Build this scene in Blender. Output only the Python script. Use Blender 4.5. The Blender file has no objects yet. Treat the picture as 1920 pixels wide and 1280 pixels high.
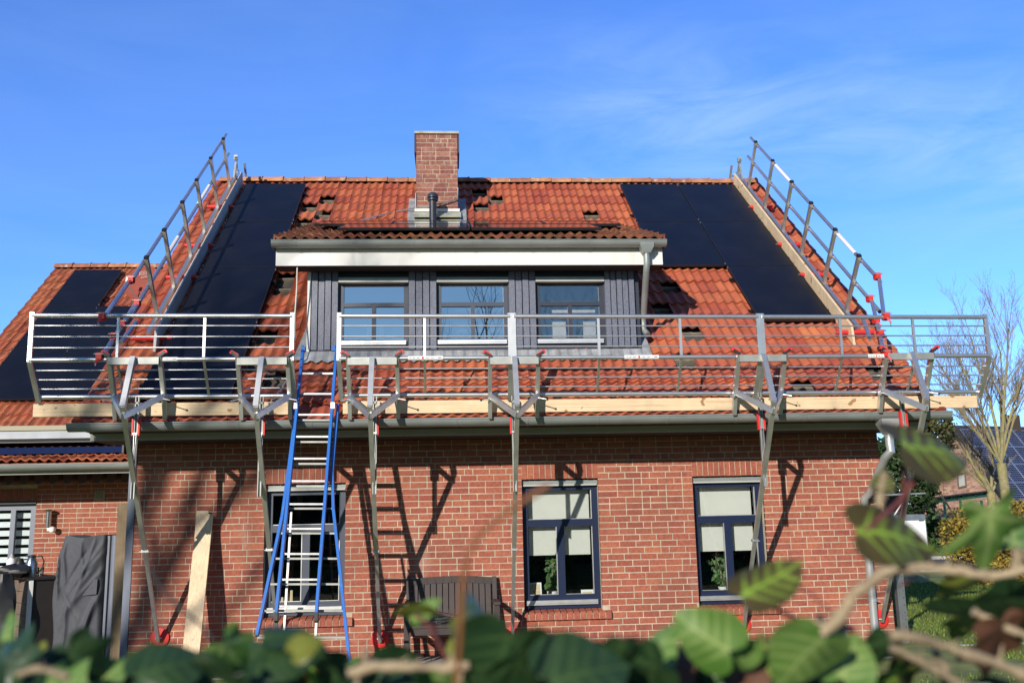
import bpy, bmesh, math, random
import numpy as np
from mathutils import Vector as V, Matrix

# ------------------------------------------------------------------ camera, sky, sun, exposure
S = bpy.context.scene
COL = S.collection
FPX, CW, CH = 1753.9, 1920.0, 1280.0
CAM = V((3.6766, -11.3775, 1.7656))
RT = V((0.99768707, -0.06464697, -0.02100664))
UP = V((0.00860252, -0.18647091, 0.98242282))
FW = V((0.06742779, 0.98033126, 0.18548348))
cam_d = bpy.data.cameras.new('camera')
cam = bpy.data.objects.new('camera', cam_d); COL.objects.link(cam)
cam.matrix_world = Matrix(((RT.x, UP.x, -FW.x, CAM.x), (RT.y, UP.y, -FW.y, CAM.y), (RT.z, UP.z, -FW.z, CAM.z), (0, 0, 0, 1)))
cam_d.sensor_fit = 'HORIZONTAL'; cam_d.sensor_width = 22.3; cam_d.lens = 22.3 * FPX / CW
cam_d.clip_start = 0.05; cam_d.clip_end = 3000
cam_d.dof.use_dof = True; cam_d.dof.focus_distance = 11.6; cam_d.dof.aperture_fstop = 20.4 / 4.3
S.camera = cam

SUN = V((0.53, 1.0, -0.385)).normalized()          # direction the light travels
elev = math.asin(-SUN.z)
azim = math.atan2(-SUN.x, -SUN.y)                    # compass bearing of the sun from +Y
W = bpy.data.worlds.new('World'); S.world = W; W.use_nodes = True
wn, wl = W.node_tree.nodes, W.node_tree.links
bg = wn['Background']
sky = wn.new('ShaderNodeTexSky'); sky.sky_type = 'NISHITA'; sky.sun_disc = False
sky.sun_elevation = elev; sky.sun_rotation = azim
sky.altitude = 0; sky.air_density = 1.0; sky.dust_density = 0.0; sky.ozone_density = 2.6
tc = wn.new('ShaderNodeTexCoord'); mp = wn.new('ShaderNodeMapping'); mp.inputs['Scale'].default_value = (1.6, 1.6, 6.5)
mp.inputs['Rotation'].default_value = (0.0, 0.12, 0.3); mp.inputs['Location'].default_value = (1.9, 0.4, 0.0)
nz = wn.new('ShaderNodeTexNoise'); nz.inputs['Scale'].default_value = 1.5; nz.inputs['Detail'].default_value = 7; nz.inputs['Roughness'].default_value = 0.55
nz.inputs['Distortion'].default_value = 0.6
rp = wn.new('ShaderNodeValToRGB'); rp.color_ramp.elements[0].position = 0.46; rp.color_ramp.elements[1].position = 0.82
rp.color_ramp.elements[1].color = (0.42, 0.42, 0.42, 1)
mx = wn.new('ShaderNodeMix'); mx.data_type = 'RGBA'
wl.new(tc.outputs['Generated'], mp.inputs['Vector']); wl.new(mp.outputs['Vector'], nz.inputs['Vector']); wl.new(nz.outputs['Fac'], rp.inputs['Fac'])
blu = wn.new('ShaderNodeMix'); blu.data_type = 'RGBA'; blu.blend_type = 'MULTIPLY'; blu.inputs['Factor'].default_value = 1; 
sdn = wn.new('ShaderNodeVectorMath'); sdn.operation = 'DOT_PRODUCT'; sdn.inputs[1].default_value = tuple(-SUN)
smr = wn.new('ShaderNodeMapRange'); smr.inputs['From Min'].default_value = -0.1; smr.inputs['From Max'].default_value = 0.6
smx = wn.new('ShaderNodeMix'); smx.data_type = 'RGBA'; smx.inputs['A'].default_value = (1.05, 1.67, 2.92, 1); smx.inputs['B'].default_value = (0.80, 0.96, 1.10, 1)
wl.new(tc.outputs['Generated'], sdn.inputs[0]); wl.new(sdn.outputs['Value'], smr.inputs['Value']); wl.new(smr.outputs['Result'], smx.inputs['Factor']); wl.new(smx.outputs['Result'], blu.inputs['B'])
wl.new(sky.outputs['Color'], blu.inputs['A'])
def wmath(op, a, b=None):
    q = wn.new('ShaderNodeMath'); q.operation = op
    for i, v_ in enumerate((a, b)):
        if v_ is None: continue
        if isinstance(v_, (int, float)): q.inputs[i].default_value = v_
        else: wl.new(v_, q.inputs[i])
    return q.outputs[0]
bn_ = wn.new('ShaderNodeVectorMath'); bn_.operation = 'DOT_PRODUCT'          # a thin cirrus band low in the north east
bd1, bd2 = V((0.115, 0.90, 0.415)).normalized(), V((0.47, 0.81, 0.345)).normalized()
bn_.inputs[1].default_value = tuple(bd1.cross(bd2).normalized()); wl.new(tc.outputs['Generated'], bn_.inputs[0])
band = wmath('EXPONENT', wmath('MULTIPLY', wmath('POWER', wmath('ABSOLUTE', bn_.outputs['Value']), 2.0), -170.0))
be_ = wn.new('ShaderNodeVectorMath'); be_.operation = 'DOT_PRODUCT'; be_.inputs[1].default_value = (1, 0, 0); wl.new(tc.outputs['Generated'], be_.inputs[0])
bm_ = wn.new('ShaderNodeMapRange'); bm_.inputs['From Min'].default_value = -0.02; bm_.inputs['From Max'].default_value = 0.22; wl.new(be_.outputs['Value'], bm_.inputs['Value'])
nz2 = wn.new('ShaderNodeTexNoise'); nz2.inputs['Scale'].default_value = 3.4; nz2.inputs['Detail'].default_value = 8; nz2.inputs['Roughness'].default_value = 0.6; nz2.inputs['Distortion'].default_value = 0.8; wl.new(mp.outputs['Vector'], nz2.inputs['Vector'])
nm2 = wn.new('ShaderNodeMapRange'); nm2.inputs['From Min'].default_value = 0.36; nm2.inputs['From Max'].default_value = 0.72; wl.new(nz2.outputs['Fac'], nm2.inputs['Value'])
cl = wmath('ADD', wmath('MULTIPLY', rp.outputs['Color'], 0.25), wmath('MULTIPLY', wmath('MULTIPLY', band, bm_.outputs['Result']), wmath('MULTIPLY', nm2.outputs['Result'], 0.40)))
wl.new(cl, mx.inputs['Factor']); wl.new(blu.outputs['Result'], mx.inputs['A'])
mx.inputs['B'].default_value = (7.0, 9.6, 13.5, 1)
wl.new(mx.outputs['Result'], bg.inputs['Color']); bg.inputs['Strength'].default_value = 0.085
sun_d = bpy.data.lights.new('sun', 'SUN'); sun_d.energy = 5.0; sun_d.angle = math.radians(0.53); sun_d.color = (1.0, 0.93, 0.83)
sun = bpy.data.objects.new('sun', sun_d); COL.objects.link(sun)
sun.rotation_euler = SUN.to_track_quat('-Z', 'Y').to_euler()
S.view_settings.view_transform = 'Standard'; S.view_settings.look = 'None'
S.view_settings.exposure = 0.12; S.view_settings.gamma = 1
S.render.film_transparent = False

# ------------------------------------------------------------------ rays from the photograph onto real planes
def ray(px, py): return FW + RT * ((px - CW / 2) / FPX) + UP * ((CH / 2 - py) / FPX)
def at(px, py, y):
    d = ray(px, py); return CAM + d * ((y - CAM.y) / d.y)
def atd(px, py, dist): return CAM + ray(px, py) * dist
def onplane(px, py, q, n):
    d = ray(px, py); return CAM + d * ((q - CAM).dot(n) / d.dot(n))

# ------------------------------------------------------------------ materials
MATS = {}
def mat(name, base=(0.5, 0.5, 0.5), rough=0.6, metal=0.0, spec=0.5, noise=0.0, nscale=8.0, bump=0.0, bscale=60.0, tint=0.0, trans=None, aniso=None, detail=4):
    m = bpy.data.materials.new(name); m.use_nodes = True; MATS[name] = m
    n, l = m.node_tree.nodes, m.node_tree.links
    p = n['Principled BSDF']
    p.inputs['Base Color'].default_value = (*base, 1); p.inputs['Roughness'].default_value = rough
    p.inputs['Metallic'].default_value = metal; p.inputs['Specular IOR Level'].default_value = spec
    t = n.new('ShaderNodeTexCoord')
    src = None
    if noise or tint:
        hsv = n.new('ShaderNodeHueSaturation'); hsv.inputs['Color'].default_value = (*base, 1)
        val = n.new('ShaderNodeMath'); val.operation = 'ADD'; val.inputs[0].default_value = 1; val.inputs[1].default_value = 0
        last = None
        if noise:
            nn = n.new('ShaderNodeTexNoise'); nn.inputs['Scale'].default_value = nscale; nn.inputs['Detail'].default_value = detail
            l.new(t.outputs['Object'], nn.inputs['Vector'])
            mr = n.new('ShaderNodeMapRange'); mr.inputs['From Min'].default_value = 0.3; mr.inputs['From Max'].default_value = 0.7
            mr.inputs['To Min'].default_value = 1 - noise; mr.inputs['To Max'].default_value = 1 + noise
            l.new(nn.outputs['Fac'], mr.inputs['Value']); last = mr.outputs['Result']
        if tint:
            a = n.new('ShaderNodeAttribute'); a.attribute_name = 'tint'
            mr2 = n.new('ShaderNodeMapRange'); mr2.inputs['To Min'].default_value = 1 - tint; mr2.inputs['To Max'].default_value = 1 + tint
            l.new(a.outputs['Fac'], mr2.inputs['Value'])
            if last is None: last = mr2.outputs['Result']
            else:
                mu = n.new('ShaderNodeMath'); mu.operation = 'MULTIPLY'; l.new(last, mu.inputs[0]); l.new(mr2.outputs['Result'], mu.inputs[1]); last = mu.outputs[0]
            mr3 = n.new('ShaderNodeMapRange'); mr3.inputs['To Min'].default_value = 0.5 - 0.02 * min(1, tint * 2); mr3.inputs['To Max'].default_value = 0.5 + 0.02 * min(1, tint * 2)
            l.new(a.outputs['Fac'], mr3.inputs['Value']); l.new(mr3.outputs['Result'], hsv.inputs['Hue'])
        l.new(last, hsv.inputs['Value']); l.new(hsv.outputs['Color'], p.inputs['Base Color'])
        src = hsv.outputs['Color']
    if bump:
        bn = n.new('ShaderNodeTexNoise'); bn.inputs['Scale'].default_value = bscale; bn.inputs['Detail'].default_value = 5
        l.new(t.outputs['Object'], bn.inputs['Vector'])
        b = n.new('ShaderNodeBump'); b.inputs['Strength'].default_value = bump; b.inputs['Distance'].default_value = 0.01
        l.new(bn.outputs['Fac'], b.inputs['Height']); l.new(b.outputs['Normal'], p.inputs['Normal'])
    if trans:
        tb = n.new('ShaderNodeBsdfTranslucent'); tb.inputs['Color'].default_value = (*trans[1], 1)
        ms = n.new('ShaderNodeMixShader'); ms.inputs[0].default_value = trans[0]
        l.new(p.outputs[0], ms.inputs[1]); l.new(tb.outputs[0], ms.inputs[2]); l.new(ms.outputs[0], n['Material Output'].inputs[0])
    return m

def overlay(m, color, scale, lo, hi, amount=1.0, stretch=None, detail=5):
    """mix a second pigment (lichen, grain, dirt) into a material's base colour by noise"""
    n, l = m.node_tree.nodes, m.node_tree.links; p = n['Principled BSDF']
    t = n.new('ShaderNodeTexCoord'); nn = n.new('ShaderNodeTexNoise'); nn.inputs['Scale'].default_value = scale; nn.inputs['Detail'].default_value = detail
    if stretch:
        mpn = n.new('ShaderNodeMapping'); mpn.inputs['Scale'].default_value = stretch; l.new(t.outputs['Object'], mpn.inputs['Vector']); l.new(mpn.outputs['Vector'], nn.inputs['Vector'])
    else: l.new(t.outputs['Object'], nn.inputs['Vector'])
    mr = n.new('ShaderNodeMapRange'); mr.inputs['From Min'].default_value = lo; mr.inputs['From Max'].default_value = hi; mr.inputs['To Max'].default_value = amount
    l.new(nn.outputs['Fac'], mr.inputs['Value'])
    x = n.new('ShaderNodeMix'); x.data_type = 'RGBA'; x.inputs['B'].default_value = (*color, 1)
    inp = p.inputs['Base Color']
    if inp.links: l.new(inp.links[0].from_socket, x.inputs['A'])
    else: x.inputs['A'].default_value = inp.default_value
    l.new(mr.outputs['Result'], x.inputs['Factor']); l.new(x.outputs['Result'], inp)
    return m

brick = mat('brick', (0.325, 0.101, 0.064), 0.85, noise=0.2, nscale=30, bump=0.5, bscale=90, tint=0.17, spec=0.25)
overlay(brick, (0.38, 0.18, 0.125), 14, 0.58, 0.8, 0.38); overlay(brick, (0.17, 0.066, 0.046), 1.1, 0.48, 0.70, 0.5); overlay(brick, (0.16, 0.075, 0.055), 2.0, 0.55, 0.72, 0.35, stretch=(2.2, 1, 0.25)); overlay(brick, (0.42, 0.30, 0.24), 2.3, 0.62, 0.8, 0.5, stretch=(1, 1, 0.5))
overlay(brick, (0.15, 0.055, 0.045), 9, 0.58, 0.78, 0.5)
mortar = mat('mortar', (0.49, 0.415, 0.315), 0.95, noise=0.18, nscale=12, bump=0.4, bscale=120, spec=0.2); overlay(mortar, (0.30, 0.24, 0.18), 1.6, 0.45, 0.72, 0.6)
cbrick = mat('chimney_brick', (0.265, 0.105, 0.082), 0.88, noise=0.3, nscale=26, bump=0.5, bscale=90, tint=0.22, spec=0.2)
overlay(cbrick, (0.44, 0.31, 0.27), 11, 0.52, 0.75, 0.5)
tile = mat('roof_tile', (0.40, 0.103, 0.050), 0.64, noise=0.14, nscale=5, bump=0.25, bscale=70, tint=0.24, spec=0.35)
overlay(tile, (0.20, 0.07, 0.04), 2.2, 0.54, 0.78, 0.35); overlay(tile, (0.62, 0.56, 0.48), 38, 0.735, 0.77, 0.9, detail=2)
dtile = mat('mossy_tile', (0.24, 0.085, 0.045), 0.9, noise=0.35, nscale=9, bump=0.5, bscale=60, tint=0.3, spec=0.2)
overlay(dtile, (0.07, 0.055, 0.035), 7, 0.45, 0.68, 0.7); overlay(dtile, (0.55, 0.5, 0.42), 40, 0.72, 0.77, 0.8, detail=2)
atile = mat('weathered_tile', (0.36, 0.105, 0.052), 0.75, noise=0.26, nscale=6, bump=0.3, bscale=70, tint=0.26, spec=0.25)
overlay(atile, (0.13, 0.06, 0.04), 4, 0.5, 0.72, 0.55); overlay(atile, (0.62, 0.58, 0.5), 34, 0.7, 0.745, 0.9, detail=2)
ridge_m = mat('ridge_tile', (0.36, 0.155, 0.085), 0.8, noise=0.25, nscale=7, bump=0.3, tint=0.22, spec=0.25)
overlay(ridge_m, (0.52, 0.46, 0.36), 8, 0.56, 0.7, 0.6)
under = mat('roof_underlay', (0.075, 0.066, 0.058), 0.9, noise=0.3, nscale=5)
batten = mat('roof_batten', (0.20, 0.165, 0.12), 0.8, noise=0.3, nscale=15)
zinc = mat('zinc', (0.26, 0.285, 0.275), 0.48, metal=0.35, noise=0.12, nscale=3, spec=0.5)
overlay(zinc, (0.17, 0.18, 0.17), 5, 0.5, 0.75, 0.5, stretch=(0.6, 1, 4))
zinc_l = mat('bright_zinc', (0.46, 0.48, 0.48), 0.35, metal=0.7, noise=0.15, nscale=5)
lead = mat('lead_flashing', (0.33, 0.34, 0.35), 0.6, metal=0.2, noise=0.25, nscale=7, bump=0.25, bscale=30)
mossl = mat('mossy_lead', (0.36, 0.37, 0.31), 0.75, noise=0.2, nscale=7); overlay(mossl, (0.33, 0.31, 0.09), 8, 0.5, 0.68, 0.8)
white = mat('white_paint', (0.70, 0.69, 0.65), 0.5, noise=0.03, nscale=2); overlay(white, (0.50, 0.48, 0.42), 3, 0.55, 0.75, 0.4, stretch=(4, 1, 0.5))
cream = mat('grey_paint', (0.42, 0.42, 0.385), 0.55, noise=0.05, nscale=3)
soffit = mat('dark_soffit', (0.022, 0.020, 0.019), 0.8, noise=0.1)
anth = mat('anthracite', (0.032, 0.037, 0.055), 0.42, noise=0.1, nscale=20, spec=0.4)
clad = mat('cladding', (0.118, 0.130, 0.178), 0.46, noise=0.25, nscale=45, bump=0.22, bscale=160, spec=0.5); overlay(clad, (0.16, 0.16, 0.18), 30, 0.5, 0.8, 0.5, stretch=(1, 1, 0.08))
navy = mat('navy_frame', (0.010, 0.018, 0.052), 0.36, noise=0.06, nscale=5)
slate_d = mat('dark_slate_frame', (0.050, 0.060, 0.086), 0.42, noise=0.06, nscale=5)
slate = mat('slate_frame', (0.145, 0.165, 0.215), 0.42, noise=0.06, nscale=5)
awn = mat('awning_blue', (0.008, 0.018, 0.070), 0.85, spec=0.1, noise=0.1)
alu = mat('aluminium', (0.64, 0.64, 0.64), 0.42, metal=0.92, noise=0.08, nscale=10)
alud = mat('brushed_aluminium', (0.60, 0.60, 0.58), 0.42, metal=0.85, noise=0.16, nscale=7)
rung_m = mat('worn_rung', (0.50, 0.50, 0.50), 0.55, metal=0.85, noise=0.18, nscale=14)
dull = mat('dull_aluminium', (0.36, 0.37, 0.345), 0.6, metal=0.7, noise=0.14, nscale=7)
galv = mat('galvanised', (0.56, 0.58, 0.60), 0.34, metal=0.9, noise=0.14, nscale=9)
red = mat('red_plastic', (0.60, 0.026, 0.024), 0.55, noise=0.1, nscale=8)
blackp = mat('black_plastic', (0.018, 0.018, 0.019), 0.5)
blue = mat('blue_ladder', (0.012, 0.135, 0.50), 0.38, noise=0.08, nscale=6); overlay(blue, (0.10, 0.22, 0.45), 22, 0.62, 0.72, 0.5)
pine = mat('pine', (0.68, 0.52, 0.33), 0.7, noise=0.10, nscale=4); overlay(pine, (0.46, 0.29, 0.15), 5, 0.48, 0.72, 0.7, stretch=(0.25, 6, 11)); overlay(pine, (0.30, 0.24, 0.17), 2.2, 0.58, 0.75, 0.5); overlay(pine, (0.28, 0.14, 0.06), 9, 0.70, 0.74, 0.9, detail=1)
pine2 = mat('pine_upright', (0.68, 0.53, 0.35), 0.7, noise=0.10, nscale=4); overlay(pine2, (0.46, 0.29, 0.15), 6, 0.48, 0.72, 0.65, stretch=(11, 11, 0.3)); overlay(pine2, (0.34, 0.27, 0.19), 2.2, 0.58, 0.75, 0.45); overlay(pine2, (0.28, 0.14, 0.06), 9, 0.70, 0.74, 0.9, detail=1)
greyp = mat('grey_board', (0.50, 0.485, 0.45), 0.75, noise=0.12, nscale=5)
oldwood = mat('weathered_wood', (0.20, 0.145, 0.085), 0.85, noise=0.25, nscale=6); overlay(oldwood, (0.1, 0.075, 0.05), 6, 0.5, 0.75, 0.6, stretch=(9, 9, 0.3))
brownw = mat('brown_bench_wood', (0.040, 0.028, 0.026), 0.6, noise=0.2, nscale=8)
darkw = mat('dark_board', (0.017, 0.012, 0.011), 0.55, noise=0.15)
slatw = mat('slat_wood', (0.15, 0.105, 0.08), 0.8, noise=0.2)
pvb = mat('panel_frame', (0.012, 0.012, 0.014), 0.4)
pv = mat('panel_glass', (0.0065, 0.0075, 0.0125), 0.34, noise=0.12, nscale=1.5, spec=0.2); overlay(pv, (0.016, 0.016, 0.018), 2.5, 0.5, 0.75, 0.4)
pvg = mat('glossy_panel_glass', (0.02, 0.016, 0.018), 0.06, spec=0.6)
cover = mat('cover_fabric', (0.066, 0.070, 0.082), 0.75, noise=0.1, nscale=20, bump=0.2, bscale=90)
blind = mat('blind_fabric', (0.72, 0.70, 0.64), 0.85, noise=0.03, trans=(0.15, (0.5, 0.5, 0.45)))
curtain = mat('white_curtain', (0.78, 0.80, 0.82), 0.9, noise=0.06, nscale=3)
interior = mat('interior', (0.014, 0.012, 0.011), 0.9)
steel = mat('steel', (0.5, 0.5, 0.5), 0.22, metal=1.0)
vent = mat('cream_vent', (0.33, 0.30, 0.20), 0.6)
dishm = mat('dish_red', (0.25, 0.060, 0.045), 0.7, spec=0.2, noise=0.08, nscale=4)
pale = mat('pale_mark', (0.58, 0.42, 0.38), 0.6)
stick = mat('sticker', (0.80, 0.79, 0.77), 0.45)
rope = mat('pale_cable', (0.62, 0.58, 0.50), 0.7)
soil = mat('terracotta', (0.3, 0.13, 0.07), 0.8)
grass_m = mat('lawn', (0.15, 0.175, 0.03), 0.9, noise=0.35, nscale=2.2, bump=0.8, bscale=40); overlay(grass_m, (0.12, 0.13, 0.035), 1.5, 0.5, 0.7, 0.6)
blade_m = mat('grass_blade', (0.15, 0.20, 0.03), 0.7, tint=0.5, trans=(0.3, (0.12, 0.22, 0.03)))
road_m = mat('asphalt', (0.10, 0.10, 0.105), 0.9, noise=0.15, nscale=3, bump=0.3, bscale=150)
kerb_m = mat('kerb_stone', (0.36, 0.35, 0.33), 0.85, noise=0.15, nscale=6)
pave_m = mat('paving', (0.22, 0.215, 0.205), 0.9, noise=0.2, nscale=5, tint=0.25, bump=0.3)
bark = mat('pale_bark', (0.24, 0.21, 0.105), 0.9, noise=0.3, nscale=8, bump=0.6, bscale=30); overlay(bark, (0.30, 0.27, 0.05), 3, 0.5, 0.7, 0.6)
bark2 = mat('dark_bark', (0.085, 0.065, 0.05), 0.9, noise=0.3, nscale=6, bump=0.6, bscale=25)
twig_m = mat('fine_twigs', (0.25, 0.20, 0.135), 0.9, noise=0.2)
leafd = mat('dark_foliage', (0.035, 0.068, 0.018), 0.6, tint=0.6, trans=(0.25, (0.06, 0.11, 0.02)))
leafo = mat('olive_foliage', (0.10, 0.10, 0.03), 0.7, tint=0.55, trans=(0.25, (0.13, 0.12, 0.03)))
leafy = mat('yellow_foliage', (0.27, 0.185, 0.028), 0.65, tint=0.6, trans=(0.3, (0.34, 0.23, 0.03)))
leafg = mat('hedge_foliage', (0.045, 0.095, 0.022), 0.6, tint=0.5, trans=(0.25, (0.07, 0.14, 0.02)))
plant_m = mat('houseplant_leaf', (0.10, 0.19, 0.06), 0.5, tint=0.4, trans=(0.3, (0.14, 0.25, 0.06)))
fbrick = mat('far_brick', (0.36, 0.20, 0.15), 0.9, tint=0.4, noise=0.2, nscale=10)
fgreen = mat('green_paint', (0.010, 0.085, 0.058), 0.5, noise=0.1)
fdark = mat('dark_brown_paint', (0.045, 0.028, 0.022), 0.7)
fslate = mat('far_roof', (0.03, 0.028, 0.032), 0.8, noise=0.2, nscale=4)
cellm = mat('solar_cell', (0.012, 0.016, 0.045), 0.25, tint=0.3)
twhite = mat('trailer_white', (0.82, 0.82, 0.82), 0.4, noise=0.03)
tdark = mat('trailer_inside', (0.04, 0.045, 0.055), 0.7)
stem_o = mat('orange_stem', (0.22, 0.082, 0.028), 0.6, noise=0.2, nscale=20, trans=(0.15, (0.4, 0.15, 0.04)))
stem_r = mat('red_petiole', (0.16, 0.045, 0.04), 0.55, noise=0.2, nscale=20)
stem_b = mat('woody_stem', (0.34, 0.265, 0.165), 0.85, noise=0.3, nscale=18, bump=0.6, bscale=60); overlay(stem_b, (0.12, 0.085, 0.06), 22, 0.48, 0.68, 0.75)
stem_d = mat('dark_stem', (0.05, 0.04, 0.038), 0.8, noise=0.3, nscale=30)
deadleaf = mat('dead_leaf', (0.13, 0.055, 0.028), 0.7, noise=0.3, nscale=25, trans=(0.2, (0.2, 0.07, 0.03)))

def ivy_mat(name, dark, vein, rough=0.35, tr=0.25, trc=(0.15, 0.3, 0.03), lo=0.3, hi=1.25):
    m = mat(name, dark, rough, noise=0.0, bump=0.15, bscale=60, trans=(tr, trc))
    n, l = m.node_tree.nodes, m.node_tree.links; p = n['Principled BSDF']
    a = n.new('ShaderNodeAttribute'); a.attribute_name = 'vein'
    t = n.new('ShaderNodeTexCoord'); nn = n.new('ShaderNodeTexNoise'); nn.inputs['Scale'].default_value = 45; l.new(t.outputs['Object'], nn.inputs['Vector'])
    ad = n.new('ShaderNodeMath'); ad.operation = 'MULTIPLY_ADD'; l.new(nn.outputs['Fac'], ad.inputs[0]); ad.inputs[1].default_value = 0.8; l.new(a.outputs['Fac'], ad.inputs[2])
    mr = n.new('ShaderNodeMapRange'); mr.inputs['From Min'].default_value = lo; mr.inputs['From Max'].default_value = hi; l.new(ad.outputs[0], mr.inputs['Value'])
    x = n.new('ShaderNodeMix'); x.data_type = 'RGBA'; x.inputs['A'].default_value = (*dark, 1); x.inputs['B'].default_value = (*vein, 1)
    l.new(mr.outputs['Result'], x.inputs['Factor']); l.new(x.outputs['Result'], p.inputs['Base Color'])
    for nd in n:
        if nd.type == 'BSDF_TRANSLUCENT': l.new(x.outputs['Result'], nd.inputs['Color'])
    return m
ivy_g = ivy_mat('ivy_green', (0.078, 0.180, 0.028), (0.31, 0.41, 0.13), 0.42)
ivy_b = ivy_mat('ivy_bronze', (0.066, 0.052, 0.012), (0.25, 0.40, 0.045), 0.6, tr=0.3, lo=0.50, hi=1.10)
ivy_d = ivy_mat('ivy_dark', (0.020, 0.050, 0.018), (0.06, 0.115, 0.035), 0.36)  # darker ivy, also stands in for leaves lying in shadow
ivy_y = ivy_mat('ivy_yellow', (0.15, 0.16, 0.022), (0.24, 0.27, 0.05), 0.35)

def glass(name, refl, tintc=(0.9, 0.95, 0.95), rough=0.0):
    m = bpy.data.materials.new(name); m.use_nodes = True
    n, l = m.node_tree.nodes, m.node_tree.links; n.remove(n['Principled BSDF'])
    tr = n.new('ShaderNodeBsdfTransparent'); tr.inputs['Color'].default_value = (*tintc, 1)
    gl = n.new('ShaderNodeBsdfGlossy'); gl.inputs['Roughness'].default_value = rough
    fr = n.new('ShaderNodeFresnel'); fr.inputs['IOR'].default_value = 1.5
    ma = n.new('ShaderNodeMath'); ma.operation = 'ADD'; ma.inputs[1].default_value = refl; ma.use_clamp = True
    ms = n.new('ShaderNodeMixShader')
    l.new(fr.outputs[0], ma.inputs[0]); l.new(ma.outputs[0], ms.inputs[0]); l.new(tr.outputs[0], ms.inputs[1]); l.new(gl.outputs[0], ms.inputs[2])
    l.new(ms.outputs[0], n['Material Output'].inputs[0]); return m
pane_g = glass('window_glass', 0.06); pane_u = glass('coated_window_glass', 0.78); pane_v = glass('dull_window_glass', 0.34, (0.85, 0.85, 0.82), 0.02); clear = glass('clear_glass', 0.10); film = glass('plastic_film', 0.25, (0.85, 0.88, 0.92), 0.15)

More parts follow.
